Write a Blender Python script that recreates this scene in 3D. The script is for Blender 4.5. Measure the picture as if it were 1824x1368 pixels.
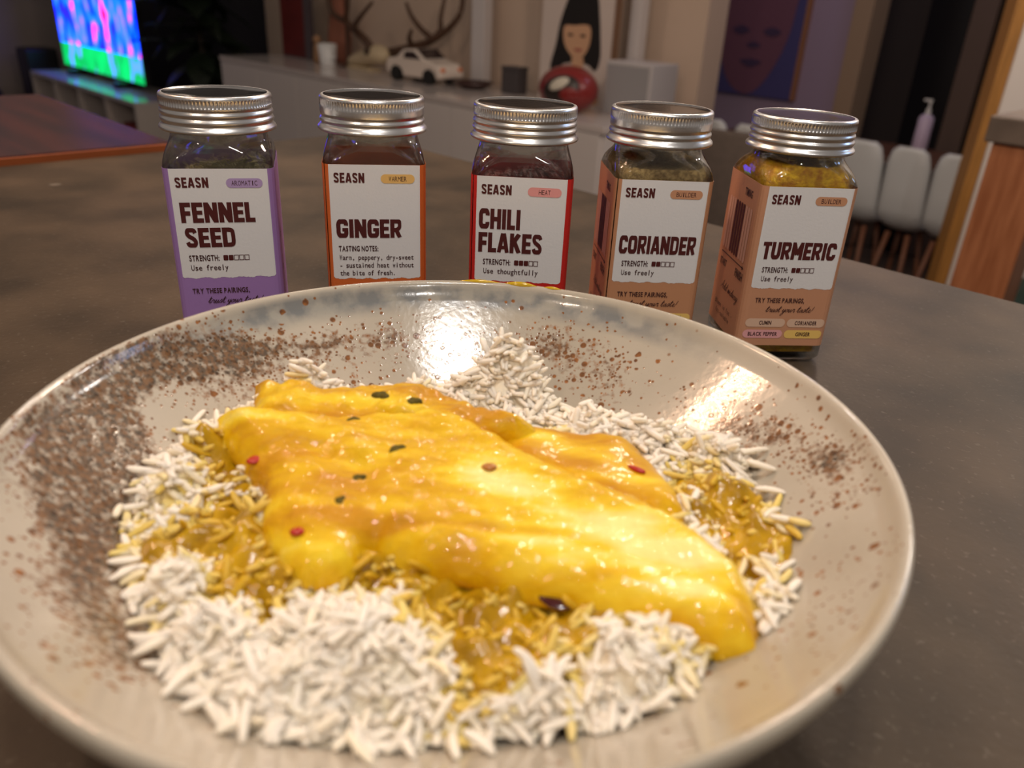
import bpy, math, random
import numpy as np
from mathutils import Vector, Matrix

random.seed(7)
rng = np.random.default_rng(11)
for o in list(bpy.data.objects):
    bpy.data.objects.remove(o)
SC = bpy.context.scene
COL = SC.collection
MM = 0.001

# ------------------------------------------------------------------ camera
CAM_H = 0.1482
PITCH, ROLL, FPX = math.radians(26.305), math.radians(2.969), 1419.05
cd = bpy.data.cameras.new('camera')
cam = bpy.data.objects.new('camera', cd)
COL.objects.link(cam)
cd.sensor_fit = 'HORIZONTAL'
cd.sensor_width = 36.0
cd.lens = FPX / 1824.0 * 36.0
cd.clip_start = 0.005
cd.clip_end = 60
fw = Vector((0, math.cos(PITCH), -math.sin(PITCH)))
rt = Vector((1, 0, 0))
up = Vector((0, math.sin(PITCH), math.cos(PITCH)))
r2 = rt * math.cos(ROLL) + up * math.sin(ROLL)
u2 = -rt * math.sin(ROLL) + up * math.cos(ROLL)
cam.matrix_world = Matrix(((r2.x, u2.x, -fw.x, 0), (r2.y, u2.y, -fw.y, 0), (r2.z, u2.z, -fw.z, CAM_H), (0, 0, 0, 1)))
cd.dof.use_dof = True
cd.dof.focus_distance = 0.315
cd.dof.aperture_fstop = 11.5
SC.camera = cam

# ------------------------------------------------------------------ world, view
SC.view_settings.view_transform = 'Standard'
SC.view_settings.look = 'None'
SC.view_settings.gamma = 1.0
SC.view_settings.use_curve_mapping = False
SC.view_settings.exposure = -0.15
SC.cycles.use_denoising = True
SC.cycles.sample_clamp_indirect = 6.0
SC.cycles.max_bounces = 9
SC.cycles.diffuse_bounces = 3
SC.cycles.glossy_bounces = 3
SC.cycles.adaptive_threshold = 0.04
SC.cycles.transmission_bounces = 9
SC.cycles.transparent_max_bounces = 16
w = bpy.data.worlds.new('world')
SC.world = w
w.use_nodes = True
w.node_tree.nodes['Background'].inputs[0].default_value = (1.0, 0.86, 0.76, 1)
w.node_tree.nodes['Background'].inputs[1].default_value = 0.20


# ------------------------------------------------------------------ lamps of the room, with added fill
def lamp(name, kind, loc, energy, color, size=0.05, target=None, size_y=None, spread=None):
    d = bpy.data.lights.new(name, kind)
    d.energy = energy
    d.color = color
    if kind == 'AREA':
        d.size = size
        if size_y:
            d.shape = 'RECTANGLE'
            d.size_y = size_y
        if spread:
            d.spread = spread
    else:
        d.shadow_soft_size = size
    o = bpy.data.objects.new(name, d)
    o.location = loc
    if target is not None:
        o.rotation_euler = (Vector(target) - Vector(loc)).to_track_quat('-Z', 'Y').to_euler()
    COL.objects.link(o)
    return o


WARM = (1.0, 0.78, 0.60)
WHITE = (1.0, 0.93, 0.86)
PEACH = (1.0, 0.60, 0.38)
# white pendant cluster right above the bowl
for i in range(7):
    a = i * 2 * math.pi / 7
    lamp('pendant_bulb', 'POINT', (0.0 + 0.05 * math.cos(a), 0.07 + 0.04 * math.sin(a), 0.92 + 0.02 * (i % 3)), 2.2, WHITE, 0.010)
# warm pendant cluster over the wooden counter
for i in range(8):
    a = i * 2 * math.pi / 8
    lamp('pendant_bulb', 'POINT', (-0.64 + 0.06 * math.cos(a), 0.66 + 0.06 * math.sin(a), 0.88 + 0.03 * (i % 3)), 2.1, PEACH, 0.016)
# two fill lamps added behind the camera for the labels, then two ceiling bulbs beyond
lamp('fill_and_ceiling_bulb', 'POINT', (0.35, -0.95, 1.25), 23, WHITE, 0.05)
lamp('fill_and_ceiling_bulb', 'POINT', (-0.75, -0.8, 1.25), 15, WARM, 0.05)
lamp('fill_and_ceiling_bulb', 'POINT', (0.12, 1.25, 1.05), 5, WARM, 0.02)
lamp('fill_and_ceiling_bulb', 'POINT', (-0.22, 1.35, 1.05), 5, WHITE, 0.02)
lamp('room_lamp', 'POINT', (0.6, 1.75, 1.4), 52, WARM, 0.10)
lamp('room_lamp', 'POINT', (1.9, 1.9, 1.4), 40, WHITE, 0.12)
lamp('room_lamp', 'POINT', (-1.0, 3.3, 1.5), 12, WARM, 0.12)
lamp('wall_glow_lamp', 'POINT', (1.75, 3.95, 1.5), 9, (0.66, 0.60, 1.0), 0.1)
lamp('side_window', 'AREA', (1.6, 0.9, 0.7), 1.6, (0.40, 0.60, 1.0), 0.25, (0, 0.35, 0.08))


# ------------------------------------------------------------------ helpers
def srgb(r, g, b):
    f = lambda c: ((c / 255) / 12.92 if c / 255 <= 0.04045 else ((c / 255 + 0.055) / 1.055) ** 2.4)
    return (f(r), f(g), f(b), 1.0)


MATS = {}


def mat(name, col, rough=0.5, metal=0.0, noise=0.0, nscale=60.0, bump=0.0, bscale=200.0, coat=0.0, sss=0.0, sssr=0.002, spec=0.5, emit=None, estr=0.0, col2=None, stretch=None):
    if name in MATS:
        return MATS[name]
    m = bpy.data.materials.new(name)
    m.use_nodes = True
    nt = m.node_tree
    b = nt.nodes['Principled BSDF']
    b.inputs['Base Color'].default_value = col
    b.inputs['Roughness'].default_value = rough
    b.inputs['Metallic'].default_value = metal
    b.inputs['Coat Weight'].default_value = coat
    b.inputs['Coat Roughness'].default_value = 0.08
    b.inputs['Specular IOR Level'].default_value = spec
    if sss:
        b.inputs['Subsurface Weight'].default_value = sss
        b.inputs['Subsurface Radius'].default_value = (1.0, 0.6, 0.3)
        b.inputs['Subsurface Scale'].default_value = sssr
    if emit:
        b.inputs['Emission Color'].default_value = emit
        b.inputs['Emission Strength'].default_value = estr
    tc = nt.nodes.new('ShaderNodeTexCoord')
    src = tc.outputs['Object']
    if stretch:
        mp = nt.nodes.new('ShaderNodeMapping')
        mp.inputs['Scale'].default_value = stretch
        nt.links.new(src, mp.inputs[0])
        src = mp.outputs[0]
    if noise:
        n = nt.nodes.new('ShaderNodeTexNoise')
        n.inputs['Scale'].default_value = nscale
        n.inputs['Detail'].default_value = 5
        nt.links.new(src, n.inputs['Vector'])
        mx = nt.nodes.new('ShaderNodeMix')
        mx.data_type = 'RGBA'
        c2 = col2 or tuple(c * (1 - noise) for c in col[:3]) + (1,)
        mx.inputs[6].default_value = col
        mx.inputs[7].default_value = c2
        rp = nt.nodes.new('ShaderNodeMapRange')
        rp.inputs[1].default_value = 0.35
        rp.inputs[2].default_value = 0.65
        nt.links.new(n.outputs['Fac'], rp.inputs[0])
        nt.links.new(rp.outputs[0], mx.inputs[0])
        nt.links.new(mx.outputs[2], b.inputs['Base Color'])
    if bump:
        n2 = nt.nodes.new('ShaderNodeTexNoise')
        n2.inputs['Scale'].default_value = bscale
        n2.inputs['Detail'].default_value = 3
        nt.links.new(src, n2.inputs['Vector'])
        bp = nt.nodes.new('ShaderNodeBump')
        bp.inputs['Strength'].default_value = bump
        bp.inputs['Distance'].default_value = 0.001
        nt.links.new(n2.outputs['Fac'], bp.inputs['Height'])
        nt.links.new(bp.outputs[0], b.inputs['Normal'])
    MATS[name] = m
    return m


def props(o, label=None, cat=None, group=None, kind=None):
    if label:
        o['label'] = label
    if cat:
        o['category'] = cat
    if group:
        o['group'] = group
    if kind:
        o['kind'] = kind
    return o


def mesh(name, V, F, m=None, parent=None, smooth=False, attr=None):
    me = bpy.data.meshes.new(name)
    V = np.asarray(V, dtype=float).reshape(-1, 3)
    me.from_pydata(V.tolist(), [], F.tolist() if isinstance(F, np.ndarray) else F)
    if smooth:
        me.polygons.foreach_set('use_smooth', [True] * len(me.polygons))
    if attr:
        for k, val in attr.items():
            a = me.attributes.new(k, 'FLOAT', 'POINT')
            a.data.foreach_set('value', np.asarray(val, dtype=np.float32))
    if m:
        me.materials.append(m)
    me.update()
    o = bpy.data.objects.new(name, me)
    COL.objects.link(o)
    if parent:
        o.parent = parent
    return o


def empty(name, loc=(0, 0, 0), rz=0.0):
    o = bpy.data.objects.new(name, None)
    o.empty_display_size = 0.02
    o.location = loc
    o.rotation_euler = (0, 0, rz)
    COL.objects.link(o)
    return o


def copy_tree(o, parent=None):
    c = o.copy()
    COL.objects.link(c)
    if parent:
        c.parent = parent
    for ch in list(o.children):
        copy_tree(ch, c)
    return c


class MB:
    def __init__(s):
        s.v, s.f = [], []

    def add(s, V, F):
        n = len(s.v)
        s.v += [tuple(p) for p in V]
        s.f += [tuple(i + n for i in f) for f in F]
        return s

    def box(s, x0, x1, y0, y1, z0, z1):
        V = [(x0, y0, z0), (x1, y0, z0), (x1, y1, z0), (x0, y1, z0), (x0, y0, z1), (x1, y0, z1), (x1, y1, z1), (x0, y1, z1)]
        return s.add(V, [(0, 3, 2, 1), (4, 5, 6, 7), (0, 1, 5, 4), (1, 2, 6, 5), (2, 3, 7, 6), (3, 0, 4, 7)])

    def lathe(s, prof, n=48, c=(0, 0, 0), cap=True):
        V, F = [], []
        for r, z in prof:
            for k in range(n):
                a = 2 * math.pi * k / n
                V.append((c[0] + r * math.cos(a), c[1] + r * math.sin(a), c[2] + z))
        for i in range(len(prof) - 1):
            for k in range(n):
                k2 = (k + 1) % n
                F.append((i * n + k, i * n + k2, (i + 1) * n + k2, (i + 1) * n + k))
        if cap:
            F.append(tuple(range(n - 1, -1, -1)))
            F.append(tuple((len(prof) - 1) * n + k for k in range(n)))
        return s.add(V, F)

    def tube(s, pts, rad, n=8):
        pts = [Vector(p) for p in pts]
        if not hasattr(rad, '__len__'):
            rad = [rad] * len(pts)
        V, F = [], []
        ref = Vector((0, 0, 1))
        for i, p in enumerate(pts):
            t = (pts[min(i + 1, len(pts) - 1)] - pts[max(i - 1, 0)]).normalized()
            if abs(t.dot(ref)) > 0.95:
                a = t.cross(Vector((1, 0, 0))).normalized()
            else:
                a = t.cross(ref).normalized()
            b = t.cross(a)
            for k in range(n):
                q = 2 * math.pi * k / n
                V.append(p + (a * math.cos(q) + b * math.sin(q)) * rad[i])
        for i in range(len(pts) - 1):
            for k in range(n):
                k2 = (k + 1) % n
                F.append((i * n + k, i * n + k2, (i + 1) * n + k2, (i + 1) * n + k))
        F.append(tuple(range(n - 1, -1, -1)))
        F.append(tuple((len(pts) - 1) * n + k for k in range(n)))
        return s.add(V, F)

    def ell(s, c, r, nu=20, nv=12, fn=None):
        V, F = [], []
        for i in range(nv + 1):
            t = math.pi * i / nv
            for k in range(nu):
                a = 2 * math.pi * k / nu
                p = (c[0] + r[0] * math.sin(t) * math.cos(a), c[1] + r[1] * math.sin(t) * math.sin(a), c[2] + r[2] * math.cos(t))
                V.append(fn(p) if fn else p)
        for i in range(nv):
            for k in range(nu):
                k2 = (k + 1) % nu
                F.append((i * nu + k, (i + 1) * nu + k, (i + 1) * nu + k2, i * nu + k2))
        return s.add(V, F)

    def prism(s, poly, y0, y1):
        """outline in (x,z), extruded along y"""
        n = len(poly)
        V = [(p[0], y0, p[1]) for p in poly] + [(p[0], y1, p[1]) for p in poly]
        F = [tuple(range(n)), tuple(range(2 * n - 1, n - 1, -1))]
        for i in range(n):
            j = (i + 1) % n
            F.append((i, i + n, j + n, j))
        return s.add(V, F)

    def build(s, name, m, parent=None, smooth=False, bevel=0.0, seg=2):
        o = mesh(name, s.v, s.f, m, parent, smooth)
        if bevel:
            b = o.modifiers.new('bevel', 'BEVEL')
            b.width = bevel
            b.segments = seg
            b.limit_method = 'ANGLE'
        return o


def catmull(P, n=8, closed=False):
    P = [np.array(p, float) for p in P]
    out = []
    N = len(P)
    rngi = range(N if closed else N - 1)
    for i in rngi:
        p0 = P[(i - 1) % N] if closed or i > 0 else P[0]
        p1 = P[i]
        p2 = P[(i + 1) % N]
        p3 = P[(i + 2) % N] if closed or i + 2 < N else P[-1]
        for k in range(n):
            t = k / n
            out.append(0.5 * (2 * p1 + (p2 - p0) * t + (2 * p0 - 5 * p1 + 4 * p2 - p3) * t * t + (3 * p1 - p0 - 3 * p2 + p3) * t ** 3))
    if not closed:
        out.append(P[-1])
    return np.array(out)


# room frame: s runs along the sideboard wall, n runs away from the camera into that wall
EX, EN = Vector((0.7156, -0.6985)), Vector((0.6985, 0.7156))
S0 = Vector((-2.139, 5.891))
RZ = math.atan2(EX.y, EX.x)
FLOOR = -1.202
SB_TOP = -0.352


def RP(s, n, z=0.0):
    p = S0 + EX * s + EN * n
    return Vector((p.x, p.y, z))


# ------------------------------------------------------------------ materials
M_stone = mat('island_stone', srgb(85, 70, 54), 0.5, spec=0.2, noise=1, nscale=14, col2=srgb(55, 45, 34), bump=0.15, bscale=350)
M_label_white = mat('label_paper', srgb(230, 228, 228), 0.6, bump=0.06, bscale=900)
M_ink = mat('maroon_ink', srgb(80, 20, 18), 0.6)
M_ink2 = mat('dark_ink', srgb(66, 30, 30), 0.6)
M_alu = mat('brushed_aluminium', (0.86, 0.855, 0.85, 1), 0.29, metal=1.0, noise=0.10, nscale=30, bump=0.03, bscale=1500)
M_alu_top = mat('polished_darkened_alu', (0.62, 0.61, 0.61, 1), 0.13, metal=1.0, noise=0.15, nscale=90, bump=0.04, bscale=700)  # polished top of the same metal, dark reflection partly put into its colour
M_white_lacquer = mat('white_lacquer', srgb(214, 206, 202), 0.22)
M_wall = mat('beige_plaster', srgb(206, 184, 166), 0.85, noise=0.05, nscale=3, bump=0.1, bscale=60)
M_black = mat('black_plastic', srgb(18, 18, 20), 0.4)
M_white_plastic = mat('white_plastic', srgb(225, 226, 226), 0.4)


def mat_glass():
    """clear bottle glass: fresnel gloss over a mix of refracted and straight transmission"""
    m = bpy.data.materials.new('clear_glass')
    m.use_nodes = True
    nt = m.node_tree
    nt.nodes.remove(nt.nodes['Principled BSDF'])
    out = nt.nodes['Material Output']
    gl = nt.nodes.new('ShaderNodeBsdfGlossy'); gl.inputs['Roughness'].default_value = 0.01
    rf = nt.nodes.new('ShaderNodeBsdfGlass'); rf.inputs['IOR'].default_value = 1.5; rf.inputs['Roughness'].default_value = 0.0
    rf.inputs['Color'].default_value = (0.95, 0.97, 0.96, 1)
    tr = nt.nodes.new('ShaderNodeBsdfTransparent'); tr.inputs['Color'].default_value = (0.96, 0.97, 0.96, 1)
    lw = nt.nodes.new('ShaderNodeLayerWeight'); lw.inputs['Blend'].default_value = 0.5
    pw = nt.nodes.new('ShaderNodeMath'); pw.operation = 'POWER'; pw.inputs[1].default_value = 4.5
    nt.links.new(lw.outputs['Facing'], pw.inputs[0])
    fr = nt.nodes.new('ShaderNodeMath'); fr.operation = 'MULTIPLY_ADD'; fr.inputs[1].default_value = 0.9; fr.inputs[2].default_value = 0.045
    nt.links.new(pw.outputs[0], fr.inputs[0])
    m1 = nt.nodes.new('ShaderNodeMixShader'); m2 = nt.nodes.new('ShaderNodeMixShader'); m2.inputs[0].default_value = 0.4
    nt.links.new(fr.outputs[0], m1.inputs[0]); nt.links.new(tr.outputs[0], m1.inputs[1]); nt.links.new(gl.outputs[0], m1.inputs[2])
    nt.links.new(m1.outputs[0], m2.inputs[1]); nt.links.new(rf.outputs[0], m2.inputs[2])
    nt.links.new(m2.outputs[0], out.inputs['Surface'])
    return m


M_glass = mat_glass()

# stone: add pale scuffs
def stone_scuffs():
    nt = M_stone.node_tree
    b = nt.nodes['Principled BSDF']
    tc = nt.nodes.new('ShaderNodeTexCoord')
    lk = b.inputs['Base Color'].links[0]
    base = lk.from_socket
    v = nt.nodes.new('ShaderNodeTexVoronoi')
    v.inputs['Scale'].default_value = 26
    v.inputs['Randomness'].default_value = 1
    nz = nt.nodes.new('ShaderNodeTexNoise')
    nz.inputs['Scale'].default_value = 90
    nz.inputs['Detail'].default_value = 4
    nt.links.new(tc.outputs['Object'], nz.inputs['Vector'])
    nt.links.new(tc.outputs['Object'], v.inputs['Vector'])
    # random per cell: only some cells carry a scuff
    sep = nt.nodes.new('ShaderNodeSeparateColor')
    nt.links.new(v.outputs['Color'], sep.inputs[0])
    gt = nt.nodes.new('ShaderNodeMath'); gt.operation = 'GREATER_THAN'; gt.inputs[1].default_value = 0.86
    nt.links.new(sep.outputs[0], gt.inputs[0])
    ad = nt.nodes.new('ShaderNodeMath'); ad.operation = 'MULTIPLY_ADD'; ad.inputs[1].default_value = 0.16; ad.inputs[2].default_value = -0.08
    nt.links.new(nz.outputs['Fac'], ad.inputs[0])
    sm = nt.nodes.new('ShaderNodeMath'); sm.operation = 'ADD'
    nt.links.new(v.outputs['Distance'], sm.inputs[0]); nt.links.new(ad.outputs[0], sm.inputs[1])
    mr = nt.nodes.new('ShaderNodeMapRange')
    mr.inputs[1].default_value = 0.14; mr.inputs[2].default_value = 0.09
    nt.links.new(sm.outputs[0], mr.inputs[0])
    mu = nt.nodes.new('ShaderNodeMath'); mu.operation = 'MULTIPLY'
    nt.links.new(mr.outputs[0], mu.inputs[0]); nt.links.new(gt.outputs[0], mu.inputs[1])
    mu2 = nt.nodes.new('ShaderNodeMath'); mu2.operation = 'MULTIPLY'; mu2.inputs[1].default_value = 0.28
    nt.links.new(mu.outputs[0], mu2.inputs[0])
    # fine grain
    n3 = nt.nodes.new('ShaderNodeTexNoise'); n3.inputs['Scale'].default_value = 420; n3.inputs['Detail'].default_value = 2
    nt.links.new(tc.outputs['Object'], n3.inputs['Vector'])
    mr3 = nt.nodes.new('ShaderNodeMapRange'); mr3.inputs[1].default_value = 0.62; mr3.inputs[2].default_value = 0.8; mr3.inputs[4].default_value = 0.16
    nt.links.new(n3.outputs['Fac'], mr3.inputs[0])
    mx3 = nt.nodes.new('ShaderNodeMath'); mx3.operation = 'MAXIMUM'
    nt.links.new(mu2.outputs[0], mx3.inputs[0]); nt.links.new(mr3.outputs[0], mx3.inputs[1])
    mx = nt.nodes.new('ShaderNodeMix'); mx.data_type = 'RGBA'
    nt.links.new(base, mx.inputs[6])
    mx.inputs[7].default_value = srgb(170, 160, 145)
    nt.links.new(mx3.outputs[0], mx.inputs[0])
    nt.links.new(mx.outputs[2], b.inputs['Base Color'])


stone_scuffs()

# ------------------------------------------------------------------ room shell
def room():
    M_floor = mat('dark_floor', srgb(84, 68, 58), 0.45, noise=0.35, nscale=4, stretch=(1, 6, 1))
    o = MB().box(-12, 9, -4, 14, FLOOR - 0.05, FLOOR).build('floor', M_floor)
    props(o, 'dark brown floor of the living room', 'floor', kind='structure')

    def wall(name, s0, s1, n0, n1, z1, m, label):
        b = MB().box(0, s1 - s0, 0, n1 - n0, FLOOR, z1)
        o = b.build(name, m)
        o.location = RP(s0, n0)
        o.rotation_euler.z = RZ
        return props(o, label, 'wall', kind='structure')
    wall('wall_back', -0.55, 3.44, 0.68, 0.84, 1.6, M_wall, 'beige wall behind the white sideboard')
    wall('wall_media', -4.3, -0.55, 0.68, 0.8, 1.6, mat('unlit_wall_tone', srgb(34, 32, 40), 0.8), 'wall behind the television, its shade put into the colour')  # this stretch is unlit; the shade is painted in as a dark colour
    wall('wall_left', -4.42, -4.3, -9, 0.8, 1.6, mat('grey_wall', srgb(150, 138, 134), 0.85), 'grey wall left of the television')
    wall('wall_poster', 2.3, 3.66, 1.72, 1.85, 1.6, mat('blue_lit_wall_tint', srgb(150, 134, 160), 0.85), 'wall with the blue portrait, television blue put into its colour')  # blue light of the television is painted into the wall colour
    wall('trim_1', 3.66, 3.76, 1.66, 1.85, 1.6, mat('taupe_trim', srgb(150, 128, 108), 0.7), 'taupe post at the end of the portrait wall')
    wall('wall_right', 3.2, 8.5, 3.0, 3.1, 1.6, mat('dark_far_wall', srgb(58, 50, 48), 0.8), 'dark brown wall beyond the dining table')
    # dark glass doors and posts at the far right
    wall('door_1', 3.78, 4.0, 2.35, 2.4, 1.5, mat('dark_glass', srgb(20, 20, 24), 0.25), 'tall black glass door beside the taupe post')
    wall('trim_2', 4.02, 4.14, 2.3, 2.4, 1.5, mat('brown_trim', srgb(98, 80, 70), 0.7), 'brown door post beyond the dining table')
    wall('door_2', 4.16, 4.55, 2.36, 2.4, 1.5, mat('brown_door', srgb(66, 56, 52), 0.6), 'dark brown door beyond the dining table')


room()

def doorway():
    # golden timber jamb with the white wall it ends
    m = mat('oak_jamb', srgb(176, 124, 62), 0.45, noise=0.3, nscale=12, stretch=(8, 8, 0.6))
    o = MB().box(0, 0.036, 0, 0.12, FLOOR, 1.6).build('trim_3', m, bevel=0.003)
    o.location = (1.409, 2.60, 0)
    o.rotation_euler.z = -0.25
    props(o, 'golden oak jamb at the end of the white wall', 'door frame', kind='structure')
    o = MB().box(0, 2.2, 0, 0.1, FLOOR, 1.6).build('wall_kitchen', mat('white_wall', srgb(214, 206, 200), 0.8))
    o.location = (1.409 + 0.0352, 2.60 - 0.009 + 0.01, 0)
    o.rotation_euler.z = -0.25
    props(o, 'white wall right of the oak jamb', 'wall', kind='structure')


doorway()

# ------------------------------------------------------------------ island and wooden counter
def island():
    e = empty('kitchen_island', RP(5.9, -2.75, FLOOR), RZ)
    props(e, 'dark grey brown stone island the bowl and jars stand on', 'island')
    # local frame: x along s, y along n
    x0, x1, y0, y1 = 4.885 - 5.9, 1.25, -0.55, -2.203 + 2.75
    H = -FLOOR
    MB().box(x0, x1, y0, y1, H - 0.04, H).build('stone_top', M_stone, e, bevel=0.003, seg=3)
    mw = mat('island_base_wood', srgb(120, 78, 50), 0.5, noise=0.3, nscale=8)
    MB().box(x0 + 0.08, x1 - 0.08, y0 + 0.08, y1 - 0.08, H - 0.9, H - 0.0405).build('base', mw, e)
    for sx in (x0 + 0.03, x1 - 0.11):
        for sy in (y0 + 0.03, y1 - 0.11):
            MB().box(sx, sx + 0.08, sy, sy + 0.08, 0, H - 0.0405).build('leg', mw, e, bevel=0.003)
    # wooden counter against the far left edge of the island
    e = empty('wooden_counter', RP(4.69, -2.95, FLOOR), RZ)
    props(e, 'dark red wooden counter top beside the island with blue television glare', 'counter')
    mt = mat('dark_red_wood', srgb(70, 26, 17), 0.27, noise=1, nscale=5, col2=srgb(46, 16, 14), stretch=(1, 9, 1))
    me_ = mat('counter_edge_wood', srgb(150, 76, 34), 0.4, noise=0.3, nscale=10)
    MB().box(4.498 - 4.69, 4.879 - 4.69, -1.0, -2.407 + 2.95, H - 0.034, H + 0.006).build('top', mt, e, bevel=0.0015)
    MB().box(4.8795 - 4.69, 4.8845 - 4.69, -1.0, -2.407 + 2.95, H - 0.034, H + 0.005).build('edge_band', me_, e)
    for yy in (-0.9, 0.42):
        MB().box(-0.12, 0.12, yy, yy + 0.05, 0, H - 0.0345).build('leg', mt, e, bevel=0.003)


island()


# ------------------------------------------------------------------ spice jars
W2 = 20.96      # half width of the square body, mm
CR = 3.6        # corner radius
PP = 18.36      # half width of the white panel
LTOP, LBOT = 80.3, 8.8


def rsq(hw, r, n=6):
    """rounded square outline, counter-clockwise from the middle of the front (-y) face"""
    pts = []
    cs = [(hw - r, -hw + r, -90), (hw - r, hw - r, 0), (-hw + r, hw - r, 90), (-hw + r, -hw + r, 180)]
    for cx, cy, a0 in cs:
        for k in range(n + 1):
            a = math.radians(a0 + 90 * k / n)
            pts.append((cx + r * math.cos(a), cy + r * math.sin(a)))
    return pts


def wrap(u, off=0.0, hw=W2, r=CR):
    """point on the rounded square at signed arc length u from the front centre (u > 0 to the right)"""
    f = hw - r
    q = math.pi * r / 2
    sgn = 1 if u >= 0 else -1
    d = abs(u)
    R = r + off
    if d <= f:
        x, y = d, -hw - off
    elif d <= f + q:
        a = (d - f) / r
        x, y = f + R * math.sin(a), -f - R * math.cos(a)
    elif d <= f + q + 2 * f:
        x, y = hw + off, -f + (d - f - q)
    elif d <= f + 2 * q + 2 * f:
        a = (d - 3 * f - q) / r
        x, y = f + R * math.cos(a), f + R * math.sin(a)
    else:
        x, y = f - (d - 3 * f - 2 * q), hw + off
    return sgn * x, y


def wpts(P, off):
    out = []
    for p in P:
        u, v = p[0], p[1]
        x, y = wrap(u, off + (p[2] if len(p) > 2 else 0.0))
        out.append((x * MM, y * MM, v * MM))
    return out


def glass_mesh():
    """outer and inner skin of the square bottle"""
    prof = [  # z, half width, corner radius
        (0.0, 15.5, 4.0), (0.25, 18.0, 4.4), (1.3, 19.9, 4.8), (3.2, 20.8, CR - 0.15), (6, 20.85, CR - 0.15),
        (80.5, 20.85, CR - 0.15), (82.5, 20.75, 5.6), (84.5, 20.4, 8.0), (86.4, 19.9, 11.5), (88.2, 19.35, 15.5), (89.8, 18.9, 18.0), (91.5, 18.7, 18.7), (104.0, 18.6, 18.6)]
    inner = [(104.0, 17.2, 17.2), (91.5, 17.2, 17.2), (89.6, 17.35, 16.4), (88.0, 17.7, 13.8), (86.0, 18.2, 10.2), (84.0, 18.6, 7.0), (82, 18.85, 5.0), (80, 18.9, 4.2), (6.2, 18.9, 4.0), (4.6, 18.2, 4.0), (4.0, 15.0, 4.0)]
    V, F = [], []
    N = None
    rings = 0
    for z, hw, r in prof + inner:
        pts = rsq(hw, min(r, hw - 0.01), 8)
        N = len(pts)
        V += [(x * MM, y * MM, z * MM) for x, y in pts]
        rings += 1
    for i in range(rings - 1):
        for k in range(N):
            k2 = (k + 1) % N
            F.append((i * N + k, i * N + k2, (i + 1) * N + k2, (i + 1) * N + k))
    F.append(tuple(range(N - 1, -1, -1)))
    F.append(tuple((rings - 1) * N + k for k in range(N)))
    me = bpy.data.meshes.new('glass_body')
    me.from_pydata(V, [], F)
    me.polygons.foreach_set('use_smooth', [True] * len(me.polygons))
    me.materials.append(M_glass)
    return me


def lid_mesh(variant):
    if variant == 0:
        prof = [(19.5, 92.6), (21.9, 92.6), (22.5, 92.9), (22.75, 93.5), (22.5, 94.1), (21.9, 94.7), (21.35, 95.3), (21.3, 95.7), (21.7, 96.2), (21.95, 96.9), (21.7, 97.6), (21.15, 98.1), (21.1, 98.4),
                (21.6, 99.0), (21.8, 99.6), (21.6, 100.2), (21.1, 100.7), (21.1, 101.0), (21.5, 101.5), (21.55, 102.3)]
    else:
        prof = [(19.5, 92.6), (21.9, 92.6), (22.5, 92.9), (22.8, 93.5), (22.6, 94.2), (21.8, 95.1), (21.3, 95.7), (21.25, 96.0), (21.65, 96.5), (21.8, 97.1), (21.6, 97.7), (21.1, 98.2), (21.1, 98.5),
                (21.5, 99.1), (21.6, 99.8), (21.6, 100.6), (21.6, 101.4), (21.6, 102.0)]
    k0 = len(prof)
    prof += [(21.5, 102.45), (21.5, 103.0), (21.5, 104.6), (21.5, 105.0)]
    k1 = len(prof)
    prof += [(21.55, 105.35), (21.45, 105.9), (21.1, 106.35), (20.5, 106.6), (19.9, 106.55), (19.3, 106.25), (12, 106.2), (0.01, 106.2)]
    n = 384
    V, F = [], []
    for i, (r, z) in enumerate(prof):
        for k in range(n):
            a = 2 * math.pi * k / n
            rr = r
            if k0 <= i < k1:
                amp = 0.5 if k0 < i < k1 - 1 else 0.2
                rr = r + amp * (0.5 * math.cos(a * 96) - 0.5) + 0.1
            V.append((rr * MM * math.cos(a), rr * MM * math.sin(a), z * MM))
    for i in range(len(prof) - 1):
        for k in range(n):
            k2 = (k + 1) % n
            F.append((i * n + k, i * n + k2, (i + 1) * n + k2, (i + 1) * n + k))
    me = bpy.data.meshes.new('lid')
    me.from_pydata(V, [], F)
    me.polygons.foreach_set('use_smooth', [True] * len(me.polygons))
    me.materials.append(M_alu)
    me.materials.append(M_alu_top)
    first = (len(prof) - 4) * n
    me.polygons.foreach_set('material_index', [1 if i >= first else 0 for i in range(len(me.polygons))])
    return me


# --- lettering
GL = {}


def load_glyphs(chars, weights):
    tmp = []
    for ch in chars:
        for wname, off in weights.items():
            c = bpy.data.curves.new('g', 'FONT')
            c.body = ch
            c.size = 1.0
            c.offset = off
            c.resolution_u = 3
            o = bpy.data.objects.new('g', c)
            COL.objects.link(o)
            tmp.append((ch, wname, o, c))
    dg = bpy.context.evaluated_depsgraph_get()
    dg.update()
    for ch, wname, o, c in tmp:
        me = bpy.data.meshes.new_from_object(o.evaluated_get(dg))
        V = np.array([v.co[:2] for v in me.vertices]) if len(me.vertices) else np.zeros((0, 2))
        F = [tuple(p.vertices) for p in me.polygons]
        GL[(ch, wname)] = (V, F)
        bpy.data.meshes.remove(me)
        bpy.data.objects.remove(o)
        bpy.data.curves.remove(c)


load_glyphs("ABCDEFGHIKLMNOPRSTUVWYabcdefghiklmnoprstuvwy,.:-!", {'r': 0.0, 'm': 0.012, 'b': 0.03})
capV = GL[('H', 'r')][0]
CAP = capV[:, 1].max()


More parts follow.
